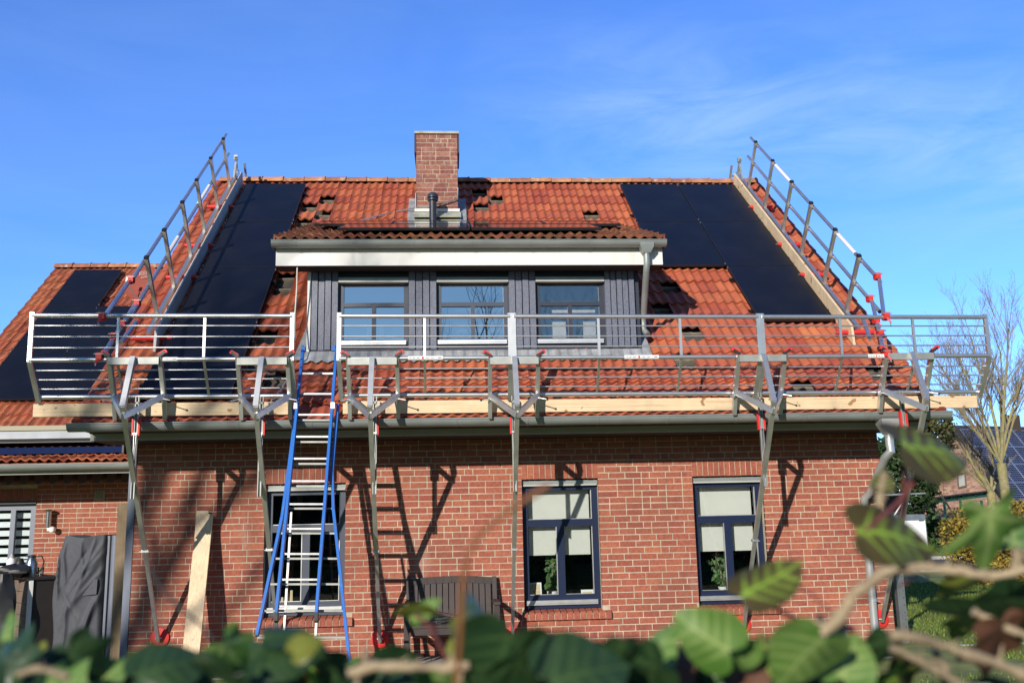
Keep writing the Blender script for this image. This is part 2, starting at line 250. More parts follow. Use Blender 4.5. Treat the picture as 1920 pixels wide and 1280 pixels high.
# ------------------------------------------------------------------ mesh building
LOC = {}
class MB:
    def __init__(s): s.v = []; s.f = []; s.m = []; s.t = []; s.vein = None
    def poly(s, pts, mi=0, t=0.5):
        b = len(s.v); s.v += [tuple(p) for p in pts]; s.f.append(tuple(range(b, b + len(pts)))); s.m.append(mi); s.t.append(t)
    def mesh(s, vs, fs, mi=0, t=0.5):
        b = len(s.v); s.v += [tuple(p) for p in vs]
        for f in fs: s.f.append(tuple(b + i for i in f)); s.m.append(mi); s.t.append(t)
    def hexa(s, c, mi=0, t=0.5):     # 8 corners: bottom 0-3 ccw, top 4-7
        s.mesh(c, [(0, 3, 2, 1), (4, 5, 6, 7), (0, 1, 5, 4), (1, 2, 6, 5), (2, 3, 7, 6), (3, 0, 4, 7)], mi, t)
    def box(s, a, b, mi=0, t=0.5):
        x0, y0, z0 = a; x1, y1, z1 = b
        s.hexa([(x0, y0, z0), (x1, y0, z0), (x1, y1, z0), (x0, y1, z0), (x0, y0, z1), (x1, y0, z1), (x1, y1, z1), (x0, y1, z1)], mi, t)
    def bar(s, p0, p1, w, h, up=(0, 0, 1), mi=0, t=0.5):   # rectangular section, w across, h along up
        p0, p1, up = V(p0), V(p1), V(up); d = (p1 - p0).normalized(); sd = d.cross(up)
        if sd.length < 1e-4: sd = d.cross(V((1, 0, 0)))
        sd.normalize(); u = sd.cross(d).normalized()
        c = []
        for p in (p0, p1):
            for (a, b) in ((-1, -1), (1, -1), (1, 1), (-1, 1)): c.append(p + sd * (a * w / 2) + u * (b * h / 2))
        s.mesh(c, [(0, 1, 2, 3), (7, 6, 5, 4), (0, 4, 5, 1), (1, 5, 6, 2), (2, 6, 7, 3), (3, 7, 4, 0)], mi, t)
    def tube(s, pts, r, n=10, mi=0, t=0.5, cap=True):
        pts = [V(p) for p in pts]; rs = r if isinstance(r, (list, tuple)) else [r] * len(pts)
        vs = []; prev = None
        for i, p in enumerate(pts):
            d = (pts[min(i + 1, len(pts) - 1)] - pts[max(i - 1, 0)]).normalized()
            ref = prev if prev is not None else (V((0, 0, 1)) if abs(d.z) < 0.9 else V((1, 0, 0)))
            a = (ref - d * ref.dot(d)).normalized(); b = d.cross(a); prev = a
            for k in range(n):
                g = 2 * math.pi * k / n; vs.append(p + (a * math.cos(g) + b * math.sin(g)) * rs[i])
        fs = []
        for i in range(len(pts) - 1):
            for k in range(n):
                k2 = (k + 1) % n; fs.append((i * n + k, i * n + k2, (i + 1) * n + k2, (i + 1) * n + k))
        if cap: fs.append(tuple(range(n - 1, -1, -1))); fs.append(tuple((len(pts) - 1) * n + k for k in range(n)))
        s.mesh(vs, fs, mi, t)
    def lathe(s, c, prof, n=20, mi=0, axis=(0, 0, 1)):   # prof: (r, h) along axis
        ax = V(axis).normalized(); a = ax.orthogonal().normalized(); b = ax.cross(a); c = V(c); vs = []
        for (r, h) in prof:
            for k in range(n):
                g = 2 * math.pi * k / n; vs.append(c + ax * h + (a * math.cos(g) + b * math.sin(g)) * r)
        fs = [(i * n + k, i * n + (k + 1) % n, (i + 1) * n + (k + 1) % n, (i + 1) * n + k) for i in range(len(prof) - 1) for k in range(n)]
        s.mesh(vs, fs, mi)
    def extrude(s, prof, p0, p1, a, b, mi=0, cap=True):  # 2D profile (u,v) on axes a,b swept p0 -> p1
        p0, p1, a, b = V(p0), V(p1), V(a), V(b); n = len(prof)
        vs = [p0 + a * u + b * w for (u, w) in prof] + [p1 + a * u + b * w for (u, w) in prof]
        fs = [(i, (i + 1) % n, n + (i + 1) % n, n + i) for i in range(n)]
        if cap: fs += [tuple(range(n - 1, -1, -1)), tuple(range(n, 2 * n))]
        s.mesh(vs, fs, mi)
    def build(s, name, mats, parent=None, smooth=False, angle=35):
        if not isinstance(mats, (list, tuple)): mats = [mats]
        me = bpy.data.meshes.new(name)
        off = LOC.get(parent.name, V((0, 0, 0))) if parent else V((0, 0, 0))
        vv = [(x - off.x, y - off.y, z - off.z) for (x, y, z) in s.v]
        me.from_pydata(vv, [], s.f)
        for m in mats: me.materials.append(m)
        me.polygons.foreach_set('material_index', s.m)
        at_ = me.attributes.new('tint', 'FLOAT', 'FACE'); at_.data.foreach_set('value', s.t)
        if s.vein:
            av = me.attributes.new('vein', 'FLOAT', 'POINT'); av.data.foreach_set('value', s.vein)
        me.update(); me.validate()
        if smooth:
            me.polygons.foreach_set('use_smooth', [True] * len(me.polygons))
            try: me.set_sharp_from_angle(angle=math.radians(angle))
            except Exception: pass
        o = bpy.data.objects.new(name, me); COL.objects.link(o)
        if parent: o.parent = parent
        LOC[o.name] = off
        return o

def tag(o, label, cat, group=None):
    o['label'] = label; o['category'] = cat
    if group: o['group'] = group
    return o
def thing(name, label, cat, loc, group=None):
    o = bpy.data.objects.new(name, None); COL.objects.link(o); o.location = loc; o.empty_display_size = 0.2
    LOC[o.name] = V(loc); return tag(o, label, cat, group)
def struct(o, kind='structure'): o['kind'] = kind; return o
def dup(root, loc, label):
    r = root.copy(); COL.objects.link(r); r.location = loc; r['label'] = label; LOC[r.name] = V(loc)
    for ch in list(root.children):
        c = ch.copy(); COL.objects.link(c); c.parent = r
        for g in ch.children:
            d = g.copy(); COL.objects.link(d); d.parent = c
    return r
def one(name, mb, mats, label, cat, group=None, smooth=False):
    o = mb.build(name, mats, None, smooth); return tag(o, label, cat, group)

# ------------------------------------------------------------------ ground
GZ = 0.2
def sheet(name, pts, m, kind='structure'):
    b = MB(); b.poly(pts, 0); o = b.build(name, m); struct(o, kind); return o
b = MB()
xs = [-400, -60, -12, -4, 4, 12, 30, 80, 400]; ys = [-300, -60, -20, -12, -2, 6, 14, 30, 80, 900]
for i in range(len(xs) - 1):
    for j in range(len(ys) - 1):
        b.poly([(xs[i], ys[j], GZ), (xs[i + 1], ys[j], GZ), (xs[i + 1], ys[j + 1], GZ), (xs[i], ys[j + 1], GZ)])
struct(b.build('lawn', grass_m))
# road behind on the right, with a kerb
def strip(p0, p1, w, z, h=None):
    p0, p1 = V((*p0, 0)), V((*p1, 0)); d = (p1 - p0).normalized(); n = V((-d.y, d.x, 0)) * (w / 2)
    return [p0 - n + V((0, 0, z)), p1 - n + V((0, 0, z)), p1 + n + V((0, 0, z)), p0 + n + V((0, 0, z))]
b = MB(); b.poly(strip((-40, 19.6), (90, 10.0), 5.6, GZ + 0.004)); struct(b.build('road', road_m))
b = MB()
for (yo) in (16.65, 22.55):
    b.bar((-40, yo, GZ + 0.03), (90, yo - 9.6, GZ + 0.03), 0.14, 0.14)
struct(b.build('kerb', kerb_m))
# paving in front of the wall
random.seed(3); b = MB()
for i in range(43):
    for j in range(5):
        x = -1.6 + i * 0.235 + (0.117 if j % 2 else 0); y = -1.115 + j * 0.222
        b.box((x, y, GZ - 0.05), (x + 0.228, y + 0.215, GZ + 0.018 + random.uniform(-.003, .003)), 0, random.random())
struct(b.build('paving', pave_m))
b = MB(); b.box((1.2, -6.4, GZ - 0.05), (12, -6.1, GZ + 0.05)); b.box((9.6, -.40, GZ - 0.05), (30, -.34, GZ + 0.012)); struct(b.build('path_edging', kerb_m))
# short grass blades where the lawn shows at lower right
random.seed(5); b = MB()
for k in range(30000):
    x = random.uniform(9.2, 14.5); y = random.uniform(-1.5, 9)
    if random.random() < 0.08: x = random.uniform(4.5, 9.5); y = random.uniform(-6, -2.2)
    h = random.uniform(.025, .06); a = random.uniform(0, 6.28); w = random.uniform(.006, .014); lx, ly = random.uniform(-.03, .03), random.uniform(-.03, .03)
    b.poly([(x - w * math.cos(a), y - w * math.sin(a), GZ), (x + w * math.cos(a), y + w * math.sin(a), GZ), (x + lx, y + ly, GZ + h)], 0, random.random())
o = tag(b.build('grass', blade_m), 'short green lawn grass beside the right corner of the house', 'grass'); struct(o, 'stuff')

# ------------------------------------------------------------------ brick walls of real bricks
def brick_face(B, x0, x1, z0, z1, y, openings, seed, course=0.0742, zref=2.4351, L=0.2, H=0.1, depth=0.03, axis='x', sgn=-1, solid=True, mi=0):
    """bricks as boxes standing 7 mm proud of the mortar plane at y; openings: list of (xa,xb,za,zb)"""
    rnd = random.Random(seed); j = 0.0118
    k0 = math.floor((z0 - zref) / course); k1 = math.ceil((z1 - zref) / course)
    for k in range(k0, k1):
        za = zref + k * course; zb = za + course
        a, c = max(za, z0), min(zb, z1)
        if c - a < 0.02: continue
        segs = [(x0, x1)]
        for (oa, ob, pa, pb) in openings:
            if a < pb - 0.012 and c > pa + 0.012:
                ns = []
                for (p, q) in segs:
                    if ob <= p or oa >= q: ns.append((p, q)); continue
                    if oa - p > 0.01: ns.append((p, oa))
                    if q - ob > 0.01: ns.append((ob, q))
                segs = ns
        phase = rnd.choice((0, 0.1, 0.05, 0.15)) + (0.05 if k % 2 else 0)
        grid = []; x = x0 - 0.3 + phase; run = 0
        while x < x1 + 0.3:
            w = L if (rnd.random() < 0.78 or run < 1) else H
            run = run + 1 if w == L else 0
            grid.append((x, x + w)); x += w
        for (p, q) in segs:
            cells = [[max(g0, p), min(g1, q)] for (g0, g1) in grid if min(g1, q) - max(g0, p) > 0.001]
            if len(cells) > 1 and cells[0][1] - cells[0][0] < 0.055: cells[1][0] = cells[0][0]; cells.pop(0)
            if len(cells) > 1 and cells[-1][1] - cells[-1][0] < 0.055: cells[-2][1] = cells[-1][1]; cells.pop()
            for (g0, g1) in cells:
                u0 = g0 + (j / 2 if g0 > p + 1e-6 else 0); u1 = g1 - (j / 2 if g1 < q - 1e-6 else 0)
                dy = 0.004 + rnd.uniform(-.0015, .002); e = rnd.uniform(-.0015, .0015); f = rnd.uniform(-.0015, .0015)
                lo, hi = a + j / 2 + e, c - j / 2 + f; t = min(1, max(0, rnd.gauss(.5, .22)))
                if axis == 'x': B.box((u0, y - dy, lo), (u1, y + depth, hi), mi, t)
                elif sgn < 0: B.box((y - dy, u0, lo), (y + depth, u1, hi), mi, t)
                else: B.box((y - depth, u0, lo), (y + dy, u1, hi), mi, t)
def soldiers(B, x0, x1, z0, z1, y, n, seed, proud=0.007, mi=0):
    rnd = random.Random(seed); w = (x1 - x0) / n
    for i in range(n):
        B.box((x0 + i * w + .005, y - proud + rnd.uniform(-.002, .002), z0 + rnd.uniform(-.002, .002)), (x0 + (i + 1) * w - .005, y + .03, z1 - .006), mi, min(1, max(0, rnd.gauss(.5, .2))))

XR = 9.0; ZL, ZB, ZSILL = 2.4351, 2.2224, 0.58
WIN = [(1.4946, 2.4369), (4.5388, 5.4688), (6.6288, 7.5038)]
YW = 9.4
house = thing('brick_house', 'red brick house with orange tiled roof, dormer and tall chimney', 'house', (4.5, 4.6, GZ))
B = MB()
ops = []
for (a, c) in WIN: ops += [(a, c, 0.655, ZB), (a, c, ZB, ZL), (a - 0.03, c + 0.09, ZSILL, 0.735)]
brick_face(B, 0, XR, GZ - .05, 2.92, 0.0, ops, 11)
for i, (a, c) in enumerate(WIN): soldiers(B, a, c, ZB, ZL - .004, 0.0, 13, 40 + i)
brick_face(B, 0.035, YW, GZ - .05, 2.92, 9.0, [], 12, axis='y', sgn=1)
# mortar backing: front pieces around the openings, side walls, back
zo0 = 0.66
xsw = [0.0]
for (a, c) in WIN: xsw += [a, c]
xsw.append(XR)
for i in range(len(xsw) - 1):
    if i % 2 == 0: B.box((xsw[i], 0.0, GZ - .1), (xsw[i + 1], 0.30, 3.0), 1)
    else:
        B.box((xsw[i], 0.0, GZ - .1), (xsw[i + 1], 0.30, zo0), 1); B.box((xsw[i], 0.0, ZB + .004), (xsw[i + 1], 0.30, 3.0), 1)
B.box((0, 0.302, GZ - .1), (0.28, YW, 3.0), 1); B.box((XR - .28, 0.302, GZ - .1), (XR, YW, 3.0), 1); B.box((.282, YW - .3, GZ - .1), (XR - .282, YW, 3.0), 1)
# gable triangles under the verges
PH = 0.7117; YR, ZR = 4.615, 7.692; CP, SP = math.cos(PH), math.sin(PH)
for x in (0.0, XR - .28):
    tri = [(0.1, 3.004), (YW - .1, 3.004), (YR, ZR - 0.38)]
    B.mesh([(x, p, q) for p, q in tri] + [(x + .28, p, q) for p, q in tri], [(0, 2, 1), (3, 4, 5), (0, 1, 4, 3), (1, 2, 5, 4), (2, 0, 3, 5)], 1)
B.build('wall', [brick, mortar], house)
# inside: floor, ceiling, partition so that the rooms are dark
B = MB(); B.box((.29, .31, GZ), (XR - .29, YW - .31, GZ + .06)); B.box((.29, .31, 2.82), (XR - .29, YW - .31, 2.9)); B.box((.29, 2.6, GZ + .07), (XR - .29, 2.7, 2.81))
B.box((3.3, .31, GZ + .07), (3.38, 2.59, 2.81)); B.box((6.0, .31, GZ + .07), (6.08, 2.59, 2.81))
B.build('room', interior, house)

def arc_gutter(B, x0, x1, y, z, r, mi=0, steps=9, thick=.004):
    """half round gutter: y,z = centre of rim"""
    prof = []
    for i in range(steps + 1):
        g = math.pi * i / steps; prof.append((math.cos(g) * r, -math.sin(g) * r))
    for i in range(steps, -1, -1):
        g = math.pi * i / steps; prof.append((math.cos(g) * (r - thick), -math.sin(g) * (r - thick)))
    B.extrude([(u, w) for u, w in prof], (x0, y, z), (x1, y, z), (0, -1, 0), (0, 0, 1), mi)
    B.tube([(x0, y - r + .004, z + .004), (x1, y - r + .004, z + .004)], .010, 8, mi)     # rolled bead
    for x in (x0, x1):
        B.poly([(x, y - math.cos(math.pi * i / steps) * r, z - math.sin(math.pi * i / steps) * r) for i in range(steps + 1)], mi)

# windows of the ground floor
def window(i, a, c, fm, blind_to=None, shutter=True):
    zt, zb = ZB - .002, 0.70; y = 0.10
    f = MB(); w = .075
    f.box((a + .003, y, zb), (a + w, y + .08, zt)); f.box((c - w, y, zb), (c - .003, y + .08, zt))
    top = zt - .065
    f.box((a + w, y + .001, top - w + .01), (c - w, y + .079, top)); f.box((a + w, y + .001, zb), (c - w, y + .079, zb + .16))
    ztr = zb + (zt - zb) * 0.63
    f.box((a + w, y + .002, ztr), (c - w, y + .078, ztr + .085)); xm = (a + c) / 2
    f.box((xm - .045, y + .002, zb + .16), (xm + .045, y + .078, ztr))
    win = f.build('window', fm, house)
    for (p, q, r, s_) in ((a + w, c - w, ztr + .085, top - w + .01), (a + w, xm - .045, zb + .16, ztr), (xm + .045, c - w, zb + .16, ztr)):
        g = MB(); g.poly([(p, y + .045, r), (q, y + .045, r), (q, y + .045, s_), (p, y + .045, s_)]); g.build('pane', pane_g, win)
    bd = MB()                                  # pale glazing bead
    for (p, q, r, s_) in ((a + w, c - w, ztr + .085, top - w + .01), (a + w, xm - .045, zb + .16, ztr), (xm + .045, c - w, zb + .16, ztr)):
        bd.box((q - .010, y + .012, r), (q - .0005, y + .03, s_)); bd.box((p, y + .012, r), (q - .011, y + .028, r + .006))
    bd.build('glazing_bead', alud, win)
    sb = MB(); sb.box((a + .004, y - .055, zt - .062), (c - .004, y - .001, zt - .012)); sb.box((a + .012, y - .062, zt - .080), (c - .012, y - .004, zt - .0625), 1); sb.build('shutter_box', [zinc, cream], win)
    rail = MB(); rail.box((a + .03, y - .028, zb + .062), (c - .04, y - .001, zb + .098)); rail.box((a + .03, y - .036, zb + .045), (c - .04, y - .001, zb + .060)); rail.build('drip_rail', alu, win)
    sl = MB(); n = 14; ws = (c + .10 - (a - .03)) / n
    rnd = random.Random(60 + i)
    for k in range(n):
        x0 = a - .03 + k * ws + .005; x1 = a - .03 + (k + 1) * ws - .005
        pts = [(-.048, ZSILL + .004), (.10, ZSILL + .004), (.10, .695), (-.03, .672), (-.048, .655)]
        vs = [(x0, u, v_) for u, v_ in pts] + [(x1, u, v_) for u, v_ in pts]
        sl.mesh(vs, [(0, 1, 2, 3, 4), (9, 8, 7, 6, 5), (0, 5, 6, 1), (1, 6, 7, 2), (2, 7, 8, 3), (3, 8, 9, 4), (4, 9, 5, 0)], 0, min(1, max(0, rnd.gauss(.5, .2))))
    sl.box((a - .027, -.040, ZSILL + .006), (c + .097, .09, .655), 1)
    sl.build('sill', [brick, mortar], win)
    if blind_to:
        bl = MB(); bl.box((a + .09, y + .13, blind_to), (c - .09, y + .134, top)); bl.box((a + .09, y + .125, blind_to - .014), (c - .09, y + .139, blind_to - .0005)); bl.build('roller_blind', blind, win)
    return win
window(0, *WIN[0], slate_d)
window(1, *WIN[1], navy, 1.33)
window(2, *WIN[2], navy, 1.33)

# roof --------------------------------------------------------------
def frame(y, z, ph=PH):
    o = V((0, y, z)); s_ = V((0, -math.cos(ph), -math.sin(ph))); n = V((0, -math.sin(ph), math.cos(ph)))
    return lambda x, s, h=0.0: o + V((x, 0, 0)) + s_ * s + n * h
ROOF = frame(YR, ZR)
RN = V((0, -SP, CP)); RQ = V((0, YR, ZR))
def roof_px(px, py, off=0.0):
    p = onplane(px, py, RQ + RN * off, RN); return p.x, (YR - p.y - off * SP) / CP
def prof(u): return .030 * (0.5 + 0.5 * math.cos(2 * math.pi * u)) ** 1.25 + .004 * math.cos(2 * math.pi * u + 1.2)
def tiles(F, x0, ntile, w, s0, nrow, e, skip, seed, bumps=2, lip=.030, amp=1.0):
    B = MB(); rnd = random.Random(seed); J = 7 * bumps
    for r in range(nrow):
        for t in range(ntile):
            if skip(r, t, x0 + (t + .5) * w, s0 + (r + .5) * e): continue
            dn = rnd.uniform(-.004, .004); ds = rnd.uniform(-.007, .007); dk = rnd.uniform(-.004, .004); tt = min(1, max(0, rnd.gauss(.5, .2)))
            st, sb = s0 + r * e - .02, s0 + (r + 1) * e + ds
            vs = []; vl = []
            for j in range(J + 1):
                u = j / J * bumps; x = x0 + t * w + j / J * (w + .004)
                z = prof(u) * amp + dn + dk * (j / J)
                vs.append(F(x, st, z + .004)); vs.append(F(x, (st + sb) / 2, z + .018)); vs.append(F(x, sb, z + .032))
                vl.append(F(x, sb, z + .032)); vl.append(F(x, sb - .006, z + .032 - lip))
            B.mesh(vs, [(j * 3 + k, j * 3 + 1 + k, j * 3 + 4 + k, j * 3 + 3 + k) for j in range(J) for k in (0, 1)], 0, tt)
            B.mesh(vl, [(j * 2, j * 2 + 1, j * 2 + 3, j * 2 + 2) for j in range(J)], 0, tt)
            if t == ntile - 1 or skip(r, t + 1, x0 + (t + 1.5) * w, 0):
                B.mesh([F(x0 + (t + 1) * w + .004, st, .004), F(x0 + (t + 1) * w + .004, sb, .032), F(x0 + (t + 1) * w + .004, sb, -.02), F(x0 + (t + 1) * w + .004, st, -.02)], [(0, 1, 2, 3)], 0, tt)
    return B
VX0, VX1 = -0.30, 9.28; NT = 37; TW = (VX1 - VX0) / NT; NRW = 22; S0 = .06; SE = 7.41; TE = (SE - S0) / NRW
DX0, DX1 = 1.93, 6.09; DSF = 6.04; DSB = 1.90       # dormer on the roof
hole_px = [(626, 370), (592, 384), (619, 397), (581, 412), (898, 367), (930, 381), (900, 395), (1122, 408), (550, 514), (537, 548), (508, 637), (503, 676), (512, 716), (1248, 543), (1230, 583), (1290, 630), (1267, 681), (1646, 708), (1509, 741)]
holes = set()
for (px, py) in hole_px:
    x, s_ = roof_px(px, py, 0.03); holes.add((int((s_ - S0) / TE), int((x - VX0) / TW)))
CHX0, CHX1, CHS = 3.08, 3.90, 1.92
def main_skip(r, t, x, s_):
    if (r, t) in holes: return True
    if DX0 + .12 < x < DX1 - .12 and DSB + .35 < S0 + (r + .5) * TE < DSF - .15: return True
    return False
B = tiles(ROOF, VX0, NT, TW, S0, NRW, TE, main_skip, 21)
roof = B.build('roof', tile, house, True, 50)
# verge tiles down both edges
rnd = random.Random(8)
for x, sg in ((VX0, -1), (VX1, 1)):
    B = MB()
    for r in range(NRW):
        st, sb = S0 + r * TE - .02, S0 + (r + 1) * TE
        pr = [(-.055, -.11), (-.055, .030), (-.03, .052), (.03, .052), (.055, .03)]
        v0 = [ROOF(x + sg * .035 + (u * -sg), st, h + .004) for u, h in pr]; v1 = [ROOF(x + sg * .035 + (u * -sg), sb, h + .026) for u, h in pr]
        n = len(pr); B.mesh(v0 + v1, [(i, i + 1, n + i + 1, n + i) for i in range(n - 1)] + [tuple(range(n, 2 * n))], 0, rnd.random())
    B.build('verge_tile', tile, house)
# deck under the tiles, left open where the dormer stands, with battens
B = MB()
def slab(x0, x1, s0, s1, h0, h1, mi): B.hexa([ROOF(x0, s1, h0), ROOF(x1, s1, h0), ROOF(x1, s0, h0), ROOF(x0, s0, h0), ROOF(x0, s1, h1), ROOF(x1, s1, h1), ROOF(x1, s0, h1), ROOF(x0, s0, h1)], mi)
for (x0, x1, s0, s1) in ((VX0 + .02, DX0 + .05, 0, 7.3), (DX1 - .05, VX1 - .02, 0, 7.3), (DX0 + .052, DX1 - .052, 0, DSB + .3), (DX0 + .052, DX1 - .052, DSF - .1, 7.3)):
    slab(x0, x1, s0, s1, -.20, -.075, 0)
    for r in range(NRW):
        sr = S0 + r * TE + .03
        if s0 < sr < s1 - .05: slab(x0 + .002, x1 - .002, sr, sr + .04, -.0745, -.035, 1)
B.hexa([(VX0 + .02, YR, ZR - .2), (VX1 - .02, YR, ZR - .2), (VX1 - .02, YR + 5.6, ZR - 4.95), (VX0 + .02, YR + 5.6, ZR - 4.95), (VX0 + .02, YR + .02, ZR), (VX1 - .02, YR + .02, ZR), (VX1 - .02, YR + 5.7, ZR - 4.8), (VX0 + .02, YR + 5.7, ZR - 4.8)], 0)
B.build('roof_deck', [under, batten], house)
def ridge(x0, x1, y, z, r, step, seed, parent, m):
    B = MB(); rnd = random.Random(seed); x = x0; n = 10
    while x < x1 - .05:
        L = min(step, x1 - x); h = rnd.uniform(-.006, .006); tt = rnd.random()
        vs = []
        for (xx, rr) in ((x, r * .94), (x + L - .03, r), (x + L, r * 1.1), (x + L + .012, r * 1.1)):
            for k in range(n + 1):
                g = math.pi * (k / n); vs.append((xx, y - math.cos(g) * rr * 1.1, z + h + math.sin(g) * rr - .03))
        B.mesh(vs, [(i * (n + 1) + k, i * (n + 1) + k + 1, (i + 1) * (n + 1) + k + 1, (i + 1) * (n + 1) + k) for i in range(3) for k in range(n)], 0, tt)
        B.mesh(vs[-(n + 1):], [tuple(range(n + 1))], 0, tt); B.mesh(vs[:n + 1], [tuple(range(n, -1, -1))], 0, tt)
        x += L
    return B.build('ridge_tile', m, parent, True, 40)
ridge(VX0 - .02, VX1 + .03, YR, ZR + .012, .115, .365, 5, house, ridge_m)

# eaves: fascia box, gutter, downpipe
B = MB(); FX0, FX1 = at(170, 826, -.62).x, at(1738, 800, -.62).x; FZ = 2.712
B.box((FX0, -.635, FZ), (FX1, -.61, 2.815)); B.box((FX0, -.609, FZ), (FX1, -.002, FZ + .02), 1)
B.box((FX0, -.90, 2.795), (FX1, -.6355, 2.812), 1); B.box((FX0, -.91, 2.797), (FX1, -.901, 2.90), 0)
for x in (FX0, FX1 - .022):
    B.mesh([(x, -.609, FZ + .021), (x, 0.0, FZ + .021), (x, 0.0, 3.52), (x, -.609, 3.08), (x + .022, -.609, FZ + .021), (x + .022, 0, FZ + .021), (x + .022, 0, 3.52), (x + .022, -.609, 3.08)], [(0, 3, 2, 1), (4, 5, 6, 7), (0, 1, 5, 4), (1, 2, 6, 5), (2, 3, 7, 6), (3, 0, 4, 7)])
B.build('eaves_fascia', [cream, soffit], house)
B = MB(); arc_gutter(B, -.43, 9.42, -.985, 2.855, .078)
for i in range(13):
    x = -.2 + i * .79
    B.extrude([(math.cos(math.pi * k / 8) * .082, -math.sin(math.pi * k / 8) * .082) for k in range(9)], (x - .012, -.985, 2.856), (x + .012, -.985, 2.856), (0, -1, 0), (0, 0, 1))
B.build('gutter', zinc, house, True, 40)
# downpipe on the right
p = [at(1663, 801, -.99), at(1664, 828, -.99), at(1655, 845, -.98)]
xh = at(1664, 790, -.99).x
B = MB()
hp = [(.105, 2.79), (.105, 2.74), (.05, 2.615)]
vs = []
for (hw, z) in hp:
    for (sx, sy) in ((-1, -1), (1, -1), (1, 1), (-1, 1)): vs.append((xh + sx * hw, -.99 + sy * (.088 if z > 2.7 else .05), z))
B.mesh(vs, [(i * 4 + k, i * 4 + (k + 1) % 4, (i + 1) * 4 + (k + 1) % 4, (i + 1) * 4 + k) for i in range(2) for k in range(4)])
xw = at(1620, 950, -.09).x; xb = at(1648, 1190, -.09).x
B.tube([(xh, -.99, 2.63), (xh, -.99, 2.50), (xh - .012, -1.03, 2.42), (xh - .05, -.96, 2.36), (xw + .05, -.21, 1.99), (xw + .012, -.125, 1.93), (xw, -.095, 1.85), (xw - .0, -.09, GZ)], .048, 14)
for z in (1.80, .72): B.tube([(xw, -.09, z - .02), (xw, -.09, z + .02)], .056, 14)
for z in (2.50, 2.0, 1.28): pass
B.tube([(xh, -.99, 2.585), (xh, -.99, 2.63)], .054, 14)
for z in (1.78, .70): B.tube([(xw, -.09, z), (xw, -.02, z)], .008, 6); B.tube([(xw + .05, -.10, z), (xw + .085, -.10, z)], .008, 6)
pipe_m = mat('light_zinc_pipe', (0.40, 0.42, 0.42), 0.42, metal=0.4, noise=0.1, nscale=4)
B.build('downpipe', pipe_m, house, True, 40)

# chimney, flashings, vent pipe
CY0, CY1 = 3.30, 4.0
CXL, CXR = at(780.5, 300, CY0).x, at(857.5, 300, CY0).x
B = MB(); cz1 = at(820, 248, CY0).z - .035
brick_face(B, CXL, CXR, 6.3, cz1, CY0, [], 31, course=.0775, zref=cz1, L=.235, H=.115)
brick_face(B, CY0 + .031, CY1, 6.3, cz1, CXR, [], 32, course=.0775, zref=cz1, L=.235, H=.115, axis='y', sgn=1)
brick_face(B, CY0 + .031, CY1, 6.3, cz1, CXL, [], 33, course=.0775, zref=cz1, L=.235, H=.115, axis='y', sgn=-1)
B.box((CXL, CY0, 6.3), (CXR, CY1, cz1 - .002), 1)
ch = B.build('chimney', [cbrick, mortar], house)
B = MB(); B.box((CXL - .028, CY0 - .035, cz1), (CXR + .028, CY1 + .035, cz1 + .04)); B.build('cap', mossl, ch)
B = MB()
for (x0, x1) in ((CXL - .032, CXL - .005), (CXR + .007, CXR + .034)): B.box((x0, CY0 - .01, cz1 - .33), (x1, CY1 + .02, cz1 - .001))
B.build('corner_strip', anth, ch)
B = MB()
cza = at(820, 391, CY0 - .03).z; czb = at(820, 396.5, CY0 - .03).z
B.box((CXL - .03, CY0 - .03, czb), (CXR + .03, CY0 - .009, cza), 1); B.hexa([(CXL - .05, CY0 - .22, czb - .16), (CXR + .05, CY0 - .22, czb - .16), (CXR + .05, CY0 - .012, czb - .05), (CXL - .05, CY0 - .012, czb - .05), (CXL - .05, CY0 - .22, czb - .15), (CXR + .05, CY0 - .22, czb - .15), (CXR + .05, CY0 - .012, czb - .001), (CXL - .05, CY0 - .012, czb - .001)], 2)
B.hexa([ROOF(CXL - .05, 1.95, .065), ROOF(CXR + .05, 1.95, .065), ROOF(CXR + .05, 1.62, .065), ROOF(CXL - .05, 1.62, .065), ROOF(CXL - .05, 1.95, .08), ROOF(CXR + .05, 1.95, .08), ROOF(CXR + .05, 1.62, .09), ROOF(CXL - .05, 1.62, .09)], 2)
for (x0, x1) in ((CXL - .14, CXL - .008), (CXR + .008, CXR + .14)):
    B.hexa([ROOF(x0, 1.92, .04), ROOF(x1, 1.92, .04), ROOF(x1, .95, .04), ROOF(x0, .95, .04), ROOF(x0, 1.92, .075), ROOF(x1, 1.92, .075), ROOF(x1, .95, .075), ROOF(x0, .95, .075)], 0)
B.build('flashing', [lead, white, mossl], ch)
B = MB(); vy = 3.0
vb = at(812, 470, vy); vt = at(812, 376, vy)
B.tube([(vb.x, vy, 6.2), (vb.x, vy, vt.z)], .058, 18)
B.lathe((vb.x, vy, 0), [(.058, vt.z - .01), (.085, vt.z - .005), (.085, vt.z + .012), (.066, vt.z + .02), (.066, vt.z + .035), (.088, vt.z + .04), (.088, vt.z + .085), (.078, vt.z + .10), (.055, vt.z + .125), (.03, vt.z + .133), (.0, vt.z + .135)], 20)
B.build('vent_pipe', anth, house, True, 40)
# pale lightning cable over the chimney foot
pts = [at(640, 425, 2.9), at(700, 407, 3.2), at(742, 397, 3.55), at(782, 389, CY0 - .03), at(800, 388, CY0 - .05), at(830, 381, CY0 - .05), at(858, 373, CY0 - .04), at(858.5, 352, CY0 - .02)]
B = MB(); B.tube(pts, .012, 6); B.tube([at(779, 392, CY0 - .02), at(779.5, 362, CY0 - .02)], .010, 6); B.build('lightning_cable', zinc_l, house)

